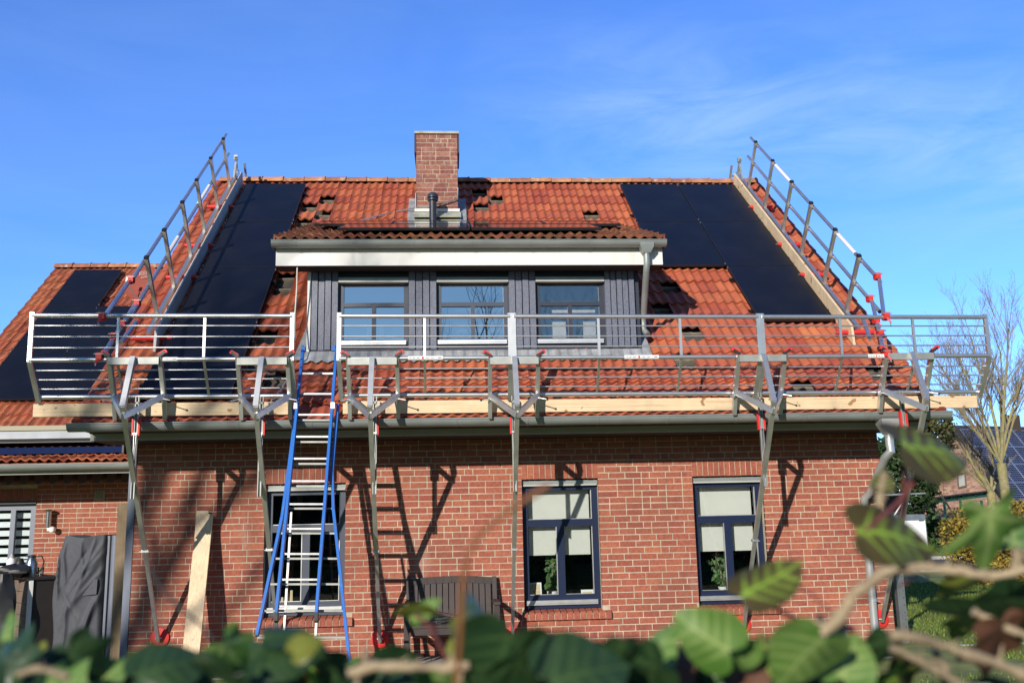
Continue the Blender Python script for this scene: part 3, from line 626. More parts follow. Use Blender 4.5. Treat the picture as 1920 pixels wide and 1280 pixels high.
# ------------------------------------------------------------------ dormer (part of the house)
DY = 0.03
DXp = lambda px: at(px, 590, DY).x
DZp = lambda py: at(890, py, DY).z
B = MB()
zbot, ztop = DZp(657), 5.02
dwx = [(DXp(636), DXp(764.5)), (DXp(820.5), DXp(952.5)), (DXp(1006.8), DXp(1133))]
ZW0, ZW1 = DZp(641), DZp(521)
B.box((DX0, DY + .02, 3.66), (DX1, DY + .10, ZW0)); B.box((DX0, DY + .02, ZW1), (DX1, DY + .10, ztop))
pr = [DX0, *dwx[0], *dwx[1], *dwx[2], DX1]
for i in range(0, 8, 2): B.box((pr[i], DY + .02, ZW0 + .001), (pr[i + 1], DY + .10, ZW1 - .001))
for x in (DX0, DX1 - .06):       # cheeks
    p = [(DY + .101, 3.85), (DY + .101, 5.05), (3.0, 6.3)]
    B.mesh([(x, a, c) for a, c in p] + [(x + .06, a, c) for a, c in p], [(0, 2, 1), (3, 4, 5), (0, 1, 4, 3), (1, 2, 5, 4), (2, 0, 3, 5)])
B.box((DX0 + .07, 1.9, 3.4), (DX1 - .07, 1.96, 5.6), 1); B.box((DX0 + .07, .28, 3.55), (DX1 - .07, 1.9, 3.6), 1)
B.box((DX0 + .07, .28, 5.0), (DX1 - .07, 1.9, 5.03), 1)
B.build('dormer_wall', [anth, interior], house)
dorm = bpy.data.objects['dormer_wall']
for (x0, x1) in ((DXp(583.5), DXp(634)), (DXp(766), DXp(819)), (DXp(954), DXp(1005.5)), (DXp(1134.5), DXp(1191))):
    n = 4 if x1 - x0 < .37 else 5
    w = (x1 - x0) / n
    for k in range(n):
        B = MB(); d = .034 if k % 2 == 0 else .020
        B.box((x0 + k * w + .006, DY - d, zbot + .02), (x0 + (k + 1) * w - .006, DY + .019, 4.96)); B.build('cladding_board', clad, dorm)
    B = MB(); B.box((x0 - .008, DY - .016, zbot - .012), (x1 + .008, DY + .018, zbot + .018)); B.build('base_profile', anth, dorm)
B = MB(); B.box((DXp(576.5), DY - .04, zbot - .005), (DXp(582.8), DY + .02, 4.97)); B.build('corner_trim', white, dorm)
for i, (a, c) in enumerate(dwx):
    f = MB(); w = .05; y = DY + .045
    zt, zb = ZW1, ZW0
    ZT0, ZT1 = DZp(572.5), DZp(565)
    f.box((a, y, zb), (a + w, y + .06, zt)); f.box((c - w, y, zb), (c, y + .06, zt)); f.box((a + w, y + .001, zt - .075), (c - w, y + .059, zt)); f.box((a + w, y + .001, zb - .001), (c - w, y + .059, zb + .05))
    f.box((a + w, y + .002, ZT0), (c - w, y + .058, ZT1)); xm = (a + c) / 2; f.box((xm - .025, y + .002, zb + .05), (xm + .025, y + .058, ZT0))
    f.build('window_frame', slate_d if i < 2 else anth, dorm)
    for (p, q, r, s_) in ((a + w, c - w, ZT1, zt - .075), (a + w, xm - .025, zb + .05, ZT0), (xm + .025, c - w, zb + .05, ZT0)):
        g = MB(); g.poly([(p, y + .03, r), (q, y + .03, r), (q, y + .03, s_), (p, y + .03, s_)]); g.build('window_pane', pane_u if i < 2 else pane_v, dorm)
    g = MB(); g.box((a - .01, y - .085, zt - .05), (c + .01, y - .002, zt + .002)); g.box((a - .01, y - .095, zt - .062), (c + .01, y - .006, zt - .051), 1); g.build('shutter_box', [zinc, cream], dorm)
    g = MB(); g.box((a - .0, y - .055, zb - .005), (c - .02, y - .001, zb + .028)); g.box((a, y - .065, zb - .026), (c - .02, y - .001, zb - .010)); g.build('window_sill', alu, dorm)
    # curtains and the far window frame inside catch the light
    g = MB()
    if i == 0: rects = [(a + .33, c - .04, 4.30, 4.36), (a + .33, c - .04, 4.44, 4.49), (a + .30, a + .44, zb, 4.20), (a + .46, a + .52, zb, 4.20), (a + .62, c - .04, zb, 4.20)]
    elif i == 1: rects = [(a + .20, c - .04, 4.40, 4.43), (a + .20, a + .38, 4.24, 4.28), (a + .55, c - .04, 4.24, 4.28), (a + .2, c - .04, 4.47, 4.52), (a + .2, a + .38, 4.12, 4.17), (a + .5, c - .04, 4.12, 4.17)]
    else: rects = [(a + .22, a + .41, zb, 4.27), (a + .60, c - .05, zb, 4.27), (a + .22, c - .05, 4.37, 4.41), (a + .22, c - .05, 4.49, 4.53)]
    for (p, q, r, s_) in rects: g.box((p, y + .35, r), (q, y + .36, s_))
    g.build('curtain', curtain, dorm)
# fascia board, gutter, downpipe, roof of the dormer
B = MB(); B.box((1.60, -.30, 4.815), (6.335, -.275, 5.06)); B.box((1.60, -.274, 4.815), (6.335, DY - .041, 4.835), 1); B.box((1.62, -.274, 4.836), (6.31, -.21, 5.07), 1)
B.build('fascia_board', [white, soffit], dorm)
B = MB(); gy = -.385
arc_gutter(B, 1.565, 6.365, gy, 5.085, .072)
for i in range(7):
    x = 1.85 + i * .705
    B.extrude([(math.cos(math.pi * k / 8) * .076, -math.sin(math.pi * k / 8) * .076) for k in range(9)], (x - .011, gy, 5.086), (x + .011, gy, 5.086), (0, -1, 0), (0, 0, 1))
B.build('gutter', zinc, dorm, True, 40)
xd = at(1211, 455, gy).x
B = MB(); vs = []
for (hw, z, dd) in ((.085, 5.06, .074), (.085, 5.01, .074), (.042, 4.93, .042)):
    for (sx, sy) in ((-1, -1), (1, -1), (1, 1), (-1, 1)): vs.append((xd + sx * hw, gy + sy * dd, z))
B.mesh(vs, [(i * 4 + k, i * 4 + (k + 1) % 4, (i + 1) * 4 + (k + 1) % 4, (i + 1) * 4 + k) for i in range(2) for k in range(4)])
B.tube([(xd, gy, 4.94), (xd, gy, 4.87), (xd, gy + .005, 4.80), (xd - .005, gy + .03, 4.72), (6.150, DY + .04, 4.34), (6.145, DY + .10, 4.22), (6.145, DY + .10, 4.08), (6.18, DY + .03, 4.0)], .040, 12)
B.build('downpipe', zinc, dorm, True, 40)
DPH = math.atan2(6.452 - 5.13, 3.18 + .36)
DROOF = frame(3.18, 6.452, DPH)
dlen = (3.18 + .36) / math.cos(DPH)
B = tiles(DROOF, 1.58, 19, (6.36 - 1.58) / 19, 0.0, 11, dlen / 11, lambda *a: False, 77)
B.hexa([DROOF(1.6, dlen - .02, -.09), DROOF(6.34, dlen - .02, -.09), DROOF(6.34, .05, -.09), DROOF(1.6, .05, -.09), DROOF(1.6, dlen - .02, -.025), DROOF(6.34, dlen - .02, -.025), DROOF(6.34, .05, -.025), DROOF(1.6, .05, -.025)], 0)
for x in (1.575, 6.345):
    B.hexa([DROOF(x, dlen, -.13), DROOF(x + .02, dlen, -.13), DROOF(x + .02, .1, -.13), DROOF(x, .1, -.13), DROOF(x, dlen, .03), DROOF(x + .02, dlen, .03), DROOF(x + .02, .1, .03), DROOF(x, .1, .03)], 0, .4)
B.build('dormer_roof', dtile, dorm, True, 50)
# lead apron at the dormer foot, side flashings
B = MB(); x = DX0 - .03; pts0 = []; pts1 = []
N = 120
for k in range(N + 1):
    xx = DX0 - .03 + (DX1 - DX0 + .1) * k / N
    u = ((xx - VX0) / TW) * 2
    pts0.append(ROOF(xx, DSF - .0, .085)); pts1.append(ROOF(xx, DSF + .20 + .008 * math.sin(u * 6.28), prof(u) * 1.05 + .046))
for k in range(N): B.mesh([pts0[k], pts0[k + 1], pts1[k + 1], pts1[k]], [(0, 3, 2, 1)], 0)
zz = zbot - .02
B.hexa([(DX0 + .0, DY - .10, zz - .075), (DX1 + .03, DY - .10, zz - .075), (DX1 + .03, DY + .015, zz - .05), (DX0 + .0, DY + .015, zz - .05), (DX0, DY - .10, zz - .06), (DX1 + .03, DY - .10, zz - .06), (DX1 + .03, DY + .015, zz), (DX0, DY + .015, zz)], 1)
for (x0, x1) in ((DX0 - .13, DX0 - .005), (DX1 + .005, DX1 + .10)):
    B.hexa([ROOF(x0, DSF + .16, .06), ROOF(x1, DSF + .16, .06), ROOF(x1, DSF - 1.0, .06), ROOF(x0 + (.10 if x0 < DX0 - .05 else 0), DSF - 1.0, .06), ROOF(x0, DSF + .16, .075), ROOF(x1, DSF + .16, .075), ROOF(x1, DSF - 1.0, .075), ROOF(x0 + (.10 if x0 < DX0 - .05 else 0), DSF - 1.0, .075)], 0)
B.build('apron_flashing', [lead, zinc], dorm, True, 40)

# pale rope hanging left of the dormer down to the roof edge
B = MB(); pts = [ROOF(*roof_px(640, 425, .12), .12), at(590, 445, .55), at(557.5, 470, -.28), at(557.5, 498, -.27)]
pts = [at(557.5, 496, -.26), at(556.5, 540, -.24), at(553, 590, -.22), at(552.5, 630, -.26), at(549, 650, -.35)] + [ROOF(*roof_px(px, py, .09), .09) for (px, py) in ((543, 690), (538, 712), (528, 728), (517, 742), (508, 751))]
B.tube(pts, .0095, 6)
one('cable', B, rope, 'pale cable hanging from the dormer roof down over the tiles left of the dormer', 'cable', smooth=True)

# ------------------------------------------------------------------ left annex
ANX0, ANX1 = -4.53, -.31
AR = frame(8.25, 7.13); ASE = 5.85
annex = thing('brick_annex', 'set back brick side building at the left with its own tiled roof', 'house', (-2.5, 5, GZ))
B = MB(); AW = 3.9
azl = at(60, 925, AW).z
aops = [(-4.2, -2.77, GZ, at(30, 941, AW).z), (-4.2, -2.77, at(30, 941, AW).z, at(30, 915, AW).z)]
brick_face(B, -7.5, -.003, GZ - .05, 3.3, AW, aops, 51, zref=at(150, 925, AW).z)
soldiers(B, -4.2, -2.77, at(30, 941, AW).z, at(30, 915, AW).z - .004, AW, 20, 52)
B.box((-7.5, AW, GZ - .1), (-4.2, AW + .25, 3.35), 1); B.box((-2.77, AW, GZ - .1), (-.003, AW + .25, 3.35), 1); B.box((-4.2, AW, at(30, 941, AW).z + .003), (-2.77, AW + .25, 3.35), 1)
B.box((-7.5, 12, GZ - .1), (-.3, 12.3, 3.35), 1); B.box((-7.5, AW + .26, GZ - .1), (-7.2, 12, 3.35), 1); B.box((-7.2, 6.5, GZ), (-.3, 6.6, 3.3), 1); B.box((-7.2, AW + .26, 3.0), (-.3, 6.5, 3.05), 1)
for x in (-4.40,):
    tri = [(AW + .2, 3.36), (12.2, 3.36), (8.25, 6.8)]
    B.mesh([(x, p, q) for p, q in tri] + [(x + .25, p, q) for p, q in tri], [(0, 2, 1), (3, 4, 5), (0, 1, 4, 3), (1, 2, 5, 4), (2, 0, 3, 5)], 1)
B.build('wall', [brick, mortar], annex)
ntx = 16; B = tiles(AR, ANX0, ntx, (ANX1 - ANX0) / ntx, .05, 17, (ASE - .05) / 17, lambda *a: False, 61)
B.hexa([AR(ANX0 + .02, ASE - .04, -.16), AR(ANX1, ASE - .04, -.16), AR(ANX1, 0, -.16), AR(ANX0 + .02, 0, -.16), AR(ANX0 + .02, ASE - .04, -.03), AR(ANX1, ASE - .04, -.03), AR(ANX1, 0, -.03), AR(ANX0 + .02, 0, -.03)], 0)
B.hexa([(ANX0, 8.25, 6.95), (ANX1, 8.25, 6.95), (ANX1, 12.6, 3.2), (ANX0, 12.6, 3.2), (ANX0, 8.27, 7.1), (ANX1, 8.27, 7.1), (ANX1, 12.7, 3.3), (ANX0, 12.7, 3.3)], 0)
B.build('roof', atile, annex, True, 50)
ridge(ANX0 - .03, ANX1, 8.25, 7.145, .115, .365, 15, annex, ridge_m)
# eave trim: yellowish flat strip and bright metal fascia
B = MB(); ye = 8.25 - ASE * CP; ze = 7.13 - ASE * SP
zq = lambda py, y: at(70, py, y).z
B.box((-7.0, ye - .10, zq(806.5, ye - .1)), (-.9, ye - .03, zq(797.5, ye - .1))); B.build('eaves_board', vent, annex)
B = MB(); B.box((-7.0, ye - .16, zq(822, ye - .16)), (-.75, ye - .145, zq(808, ye - .16))); fas_m = mat('grey_fascia', (0.20, 0.215, 0.235), 0.5, metal=0.4, noise=0.15, nscale=3)
B.build('metal_fascia', fas_m, annex)
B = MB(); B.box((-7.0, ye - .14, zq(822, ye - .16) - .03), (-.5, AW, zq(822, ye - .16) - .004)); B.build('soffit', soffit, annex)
# lower porch roof with gutter and wavy sheet roof under it
PB_ = .27
PR = frame(AW + .02, at(60, 866, 2.80).z + .0 + (AW + .02 - 2.80) * math.tan(PB_), PB_)
plen = (AW + .02 - 2.82) / math.cos(PB_)
B = tiles(PR, -7.3, 27, (7.3 - .02) / 27, 0.0, 4, plen / 4, lambda *a: False, 63)
B.hexa([PR(-7.3, plen - .05, -.12), PR(-.05, plen - .05, -.12), PR(-.05, 0, -.12), PR(-7.3, 0, -.12), PR(-7.3, plen - .05, -.03), PR(-.05, plen - .05, -.03), PR(-.05, 0, -.03), PR(-7.3, 0, -.03)], 0)
B.build('porch_roof', atile, annex, True, 50)
gz = at(60, 871, 2.72).z
B = MB(); arc_gutter(B, -7.3, -.08, 2.80, gz, .085)
B.box((-7.3, 2.885, gz - .13), (-.08, 2.905, gz + .0), 1)
B.build('gutter', [zinc, cream], annex, True, 40)
B = MB(); prof_w = []
zsc = at(60, 904, 3.05).z
for k in range(34):
    xc = -7.2 + k * .213
    pts = [(xc + .062 * math.cos(math.pi + math.pi * i / 8), zsc + .055 + .06 * math.sin(math.pi + math.pi * i / 8)) for i in range(9)]
    pts = [(xc - .062, zsc + .16)] + pts + [(xc + .062, zsc + .16)]
    n = len(pts); B.mesh([(x, 3.30, z - .012) for x, z in pts] + [(x, AW - .01, z + .05) for x, z in pts], [tuple(range(n))] + [(i, (i + 1) % n, n + (i + 1) % n, n + i) for i in range(n)])
B.build('porch_ceiling', fdark, annex)  # dark paint stands in for the shade under gutter and awning
# window with striped blind
zt = at(30, 945, AW).z
f = MB(); y = AW + .07; a, c = -4.18, -2.79
f.box((a, y, GZ + .1), (a + .07, y + .06, zt)); f.box((c - .085, y, GZ + .1), (c, y + .06, zt)); f.box((a + .07, y + .001, zt - .09), (c - .085, y + .059, zt))
xm0, xm1 = at(14, 1000, AW).x, at(23, 1000, AW).x
f.box((xm0, y - .005, GZ + .1), (xm1, y + .061, zt - .09)); f.box((a + .07, y + .001, GZ + .1), (c - .085, y + .059, GZ + .3))
aw = f.build('window', slate, annex)
g = MB(); g.poly([(a + .07, y + .04, GZ + .3), (c - .085, y + .04, GZ + .3), (c - .085, y + .04, zt - .09), (a + .07, y + .04, zt - .09)]); g.build('pane', pane_g, aw)
g = MB(); z = zt - .13
while z > .5:
    g.box((a + .08, y + .12, z - .085), (c - .09, y + .125, z)); z -= .135
g.build('striped_blind', curtain, aw)
g = MB(); g.box((a, AW - .02, zt + .004), (c + .02, AW + .07, zt + .045)); g.build('lintel_cover', blackp, aw)
B = MB(); v = at(187, 928, AW - .02)
B.box((v.x - .075, AW - .025, v.z - .075), (v.x + .075, AW - .008, v.z + .075))
for k in range(7): B.bar((v.x - .055, AW - .032, v.z - .052 + k * .017), (v.x + .055, AW - .032, v.z - .052 + k * .017), .014, .006, (0, -.6, .8))
B.build('vent_grille', vent, annex)
# awning cassette
aw_t = thing('awning', 'dark blue retractable awning cassette fixed above the porch roof', 'awning', (-3, 2.9, 2.9))
p0, p1 = at(0, 838, 3.1), at(231, 848, 3.1)
B = MB(); B.box((-7.0, 3.05, at(100, 850, 3.05).z), (p1.x - .0, 3.28, at(100, 838, 3.05).z)); B.build('cassette', awn, aw_t)
B = MB(); B.box((p1.x + .001, 3.03, at(100, 851, 3.05).z), (p1.x + .03, 3.30, at(100, 836, 3.05).z)); B.build('end_cap', blackp, aw_t)
B = MB(); B.box((-6.9, 3.0, at(100, 836, 3.05).z + .05), (-.55, 3.70, at(100, 836, 3.05).z + .07)); B.build('canopy', blackp, aw_t)
# wall lamp
lt = at(93, 970, AW - .06)
lamp = thing('wall_lamp', 'steel cylinder wall lamp with motion sensor beside the blind window', 'lamp', lt)
B = MB(); B.tube([(lt.x, AW - .09, lt.z - .14), (lt.x, AW - .09, lt.z + .10)], .042, 16); B.lathe((lt.x, AW - .09, lt.z + .10), [(.07, 0), (.075, .012), (.03, .03), (0, .034)], 16); B.build('lamp_body', steel, lamp, True)
B = MB(); B.tube([(lt.x, AW - .09, lt.z - .08), (lt.x, AW, lt.z - .08)], .02, 8); B.lathe((lt.x + .07, AW - .10, lt.z - .23), [(0, 0), (.035, .01), (.05, .04), (.045, .08), (.0, .095)], 14); B.box((lt.x - .02, AW - .08, lt.z - .20), (lt.x + .05, AW - .02, lt.z - .13)); B.build('motion_sensor', twhite, lamp, True)
# satellite dish
dc = at(268, 531, 6.2)
dish = thing('satellite_dish', 'round brick red satellite dish standing on the annex roof', 'satellite dish', dc)
ax = V((-.25, -1, .28)).normalized(); rr = .36
B = MB(); B.lathe(dc, [(0.0, 0), (rr * .35, .008), (rr * .65, .026), (rr * .9, .05), (rr, .062), (rr, .055), (rr * .6, .012), (0, -.012)], 40, 0, ax); B.build('reflector', dishm, dish, True, 50)
a1 = ax.orthogonal().normalized(); rx = V((1, 0, 0)) - ax * ax.x; rx.normalize(); uz = ax.cross(rx) * -1
if uz.z < 0: uz = -uz
B = MB()
c0 = dc + uz * .19 + ax * .05 + rx * .0
for (u0, v0, u1, v1) in ((-.07, -.035, .10, -.035), (-.07, .035, .10, .035), (-.07, -.035, -.07, .035), (.10, -.035, .10, .035), (-.03, -.075, .12, -.075), (-.03, -.10, .12, -.10)):
    B.bar(c0 + rx * u0 + uz * v0, c0 + rx * u1 + uz * v1, .004, .006, uz)
for k in range(5): B.bar(c0 + rx * (-.05 + k * .03) + uz * -.018, c0 + rx * (-.05 + k * .03) + uz * .018, .004, .008, rx)
B.build('logo', pale, dish)
B = MB(); lnb = dc + ax * .34 - uz * .12 - rx * .10
B.tube([dc - uz * .36, dc - uz * .30 + ax * .15 - rx * .05, lnb - uz * .06], .012, 8); B.build('feed_arm', alud, dish)
B = MB(); B.tube([lnb - uz * .03, lnb + uz * .06], .032, 12); B.build('receiver_head', twhite, dish, True)
B = MB(); B.tube([dc - ax * .02, dc - ax * .14 - uz * .05, dc - ax * .16 - V((0, 0, .75))], .02, 8); B.build('mast', alud, dish)

# ------------------------------------------------------------------ solar panels
PL, PW = 1.668, 1.022
def panel(F, x, s_, label, group, w=PW, l=PL, h=.085, glassm=pv, clamps=True):
    o0 = F(x, s_, h)
    r = thing('solar_panel', label, 'solar panel', o0, group)
    B = MB(); t = .012
    def hx(x0, x1, s0, s1, h0, h1): B.hexa([F(x0, s1, h0), F(x1, s1, h0), F(x1, s0, h0), F(x0, s0, h0), F(x0, s1, h1), F(x1, s1, h1), F(x1, s0, h1), F(x0, s0, h1)])
    hx(x, x + t, s_, s_ + l, h, h + .035); hx(x + w - t, x + w, s_, s_ + l, h, h + .035); hx(x + t, x + w - t, s_, s_ + t, h, h + .035); hx(x + t, x + w - t, s_ + l - t, s_ + l, h, h + .035)
    B.build('frame', pvb, r)
    B = MB(); hx(x + t, x + w - t, s_ + t, s_ + l - t, h + .005, h + .032); B.build('glass', glassm, r)
    if clamps:
        B = MB()
        for sx in (.06, l - .06) if l > w else (l * .5,):
            for xx in (x - .012, x + w + .002):
                hx(xx, xx + .01, s_ + sx, s_ + sx + .035, h + .02, h + .04)
        B.build('clamp', alu, r)
        B = MB()
        for sx in (.35, l - .35):
            if s_ + sx > 0: hx(x - .05, x + w + .05, s_ + sx, s_ + sx + .04, h - .045, h - .002)
        B.build('mounting_rail', pvb, r)
    return r
gl = 'black solar panels on the left part of the main roof'; gr = 'black solar panels on the right part of the main roof'
rowname = ['topmost, just under the ridge', 'second from the top', 'third from the top', 'lowest, behind the guardrail']
for k in range(4): panel(ROOF, .205, .365 + k * 1.680, 'black solar panel of the left column on the main roof, ' + rowname[k], gl)
panel(ROOF, 6.735, .345, 'black solar panel under the ridge, top left of the right hand block', gr); panel(ROOF, 7.775, .345, 'black solar panel under the ridge beside the right plank, top right of its block', gr)
panel(ROOF, 6.735, 2.025, 'black solar panel beside the end of the dormer gutter', gr); panel(ROOF, 7.775, 2.025, 'black solar panel in the middle of the column beside the right plank', gr)
panel(ROOF, 7.775, 3.705, 'lowest black solar panel beside the right plank, sticking down alone above the tiles', gr)
ga = 'black solar panels on the annex roof'
nm = ['upper', 'middle', 'lowest']
for k in range(3): panel(AR, -4.03, .33 + k * 1.62, 'black solar panel on the annex roof, %s one of the left column by the verge' % nm[k], ga, w=.955, l=1.60)
for k in range(1, 3): panel(AR, -3.065, .33 + k * 1.62, 'black solar panel on the annex roof %s' % ('just below the red dish' if k == 1 else 'at the bottom behind the guardrail bracket'), ga, w=.955, l=1.60)
gd = 'glossy solar panels lying on the dormer roof'
sf = (3.18 + .02) / math.cos(DPH)
panel(DROOF, 2.30, sf - 1.03, 'glossy black panel on the dormer roof, left one of the front pair', gd, w=1.655, l=1.03, h=.085, glassm=pvg, clamps=False)
panel(DROOF, 3.975, sf - 1.03, 'glossy black panel on the dormer roof, right one of the front pair', gd, w=1.655, l=1.03, h=.085, glassm=pvg, clamps=False)
sb_ = (3.18 - 1.02) / math.cos(DPH)
for k in range(4): panel(DROOF, 1.86 + k * 1.06, sb_ - 1.0, 'glossy black panel in the back row on the dormer roof, %s' % ['left end', 'left of the vent pipe', 'right of the vent pipe', 'right end'][k], gd, w=1.04, l=1.0, h=.085, glassm=pvg, clamps=False)

# ------------------------------------------------------------------ eaves guardrails, toe boards, brackets
def lin(x, a, c): return a + (c - a) * (x + .73) / (9.755 + .73)
def ztop_(x): return lin(x, 3.985, 3.893)
def zmid_(x): return lin(x, 3.508, 3.452)
def zbot_(x): return lin(x, 3.150, 3.078)
YT, YM, YB = -1.365, -1.355, -1.07
def guard(xa, xb, mids, label, sticker=None):
    r = thing('guardrail', label, 'guardrail', (xa, YM, zbot_(xa)), 'aluminium guardrail panels along the eaves')
    for nm_, y, zf in (('top_rail', YT, ztop_), ('middle_rail', YM, zmid_), ('bottom_rail', YB, zbot_)):
        B = MB(); B.tube([(xa, y, zf(xa)), (xb, y, zf(xb))], .0245, 14); B.build(nm_, alu, r, True, 60)
    for x in (xa, xb):
        B = MB(); B.bar((x, YT, ztop_(x) + .035), (x, YM, zmid_(x) - .02), .045, .03, (0, 1, 0)); B.build('end_post', alu, r)
        B = MB(); B.bar((x, YM, zmid_(x) - .02), (x, YB + .01, zbot_(x) - .06), .045, .03, (0, 1, 0)); B.build('end_post', alud, r)
    for x in mids:
        B = MB(); B.bar((x, YT, ztop_(x)), (x, YM, zmid_(x)), .028, .02, (0, 1, 0)); B.build('middle_post', alu, r)
        B = MB(); B.bar((x, YM, zmid_(x)), (x, YB, zbot_(x)), .024, .02, (0, 1, 0)); B.build('middle_post', alud, r)
    for k in (1, 2, 3):
        for (y0, z0, y1, z1) in ((YT, ztop_, YM, zmid_), (YM, zmid_, YB, zbot_)):
            f = k / 4 + (-.02 if y1 == YM else 0.03)
            y = y0 + (y1 - y0) * f
            B = MB(); B.tube([(xa, y, z0(xa) * (1 - f) + z1(xa) * f), (xb, y, z0(xb) * (1 - f) + z1(xb) * f)], .008, 8); B.build('wire', alu, r, True, 60)
    if sticker:
        x0, x1 = sticker
        B = MB(); n = 6
        vs = [];
        for x in (x0, x1):
            for k in range(n + 1):
                g = math.radians(-60 + 150 * k / n); vs.append((x, YM - math.cos(g) * .0252, zmid_(x) + math.sin(g) * .0252))
        B.mesh(vs, [(k, k + 1, n + 1 + k + 1, n + 1 + k) for k in range(n)], 0)
        for (fa, fb, mi, hh) in ((.40, .45, 1, .012), (.06, .10, 2, .004), (.14, .20, 2, .004), (.25, .33, 2, .004), (.52, .60, 2, .004), (.66, .74, 2, .004), (.86, .96, 2, .006)):
            B.box((x0 + (x1 - x0) * fa, YM - .0262, zmid_(x0) - hh), (x0 + (x1 - x0) * fb, YM - .0248, zmid_(x0) + hh), mi)
        B.build('sticker', [stick, red, zinc], r)
    return r
gx = lambda px: at(px, 620, YM).x
guard(-.73, gx(548), [gx(222), gx(384)], 'aluminium guardrail panel at the left end of the eaves, left of the ladder', (gx(272), gx(336)))
guard(gx(636), gx(956), [gx(796)], 'short aluminium guardrail panel just right of the ladder, under the dormer', (gx(765), gx(830)))
guard(gx(963.5), gx(1422), [gx(1122), gx(1275)], 'aluminium guardrail panel below the right end of the dormer, second from the right', (gx(1168), gx(1232)))
guard(gx(1429), 9.755, [gx(1575), gx(1712)], 'aluminium guardrail panel at the right end of the eaves, reaching past the roof', (gx(1622), gx(1658)))

def toe(px0, px1, label, seed):
    rnd = random.Random(seed)
    x0, x1 = at(px0, 768, -1.02).x, at(px1, 768, -1.02).x
    z0 = lambda x: lin(x, 3.083, 3.042)
    B = MB(); B.hexa([(x0, -1.035, z0(x0) - .142), (x1, -1.035, z0(x1) - .142), (x1, -1.005, z0(x1) - .142), (x0, -1.005, z0(x0) - .142), (x0, -1.04, z0(x0)), (x1, -1.04, z0(x1)), (x1, -1.01, z0(x1)), (x0, -1.01, z0(x0))])
    o = one('toe_board', B, pine, label, 'plank', 'pine toe boards along the eaves')
    bm = bmesh.new(); bm.from_mesh(o.data); bmesh.ops.bevel(bm, geom=bm.edges[:], offset=.004, segments=1, affect='EDGES'); bm.to_mesh(o.data); bm.free()
toe(63, 541, 'pale pine toe board along the eaves, left of the blue ladder', 1)
toe(643, 962, 'pale pine toe board along the eaves, just right of the blue ladder', 2)
toe(963.5, 1428, 'pale pine toe board along the eaves under the right half of the dormer', 3)
toe(1429.5, 1833, 'pale pine toe board sticking out past the right end of the gutter', 4)
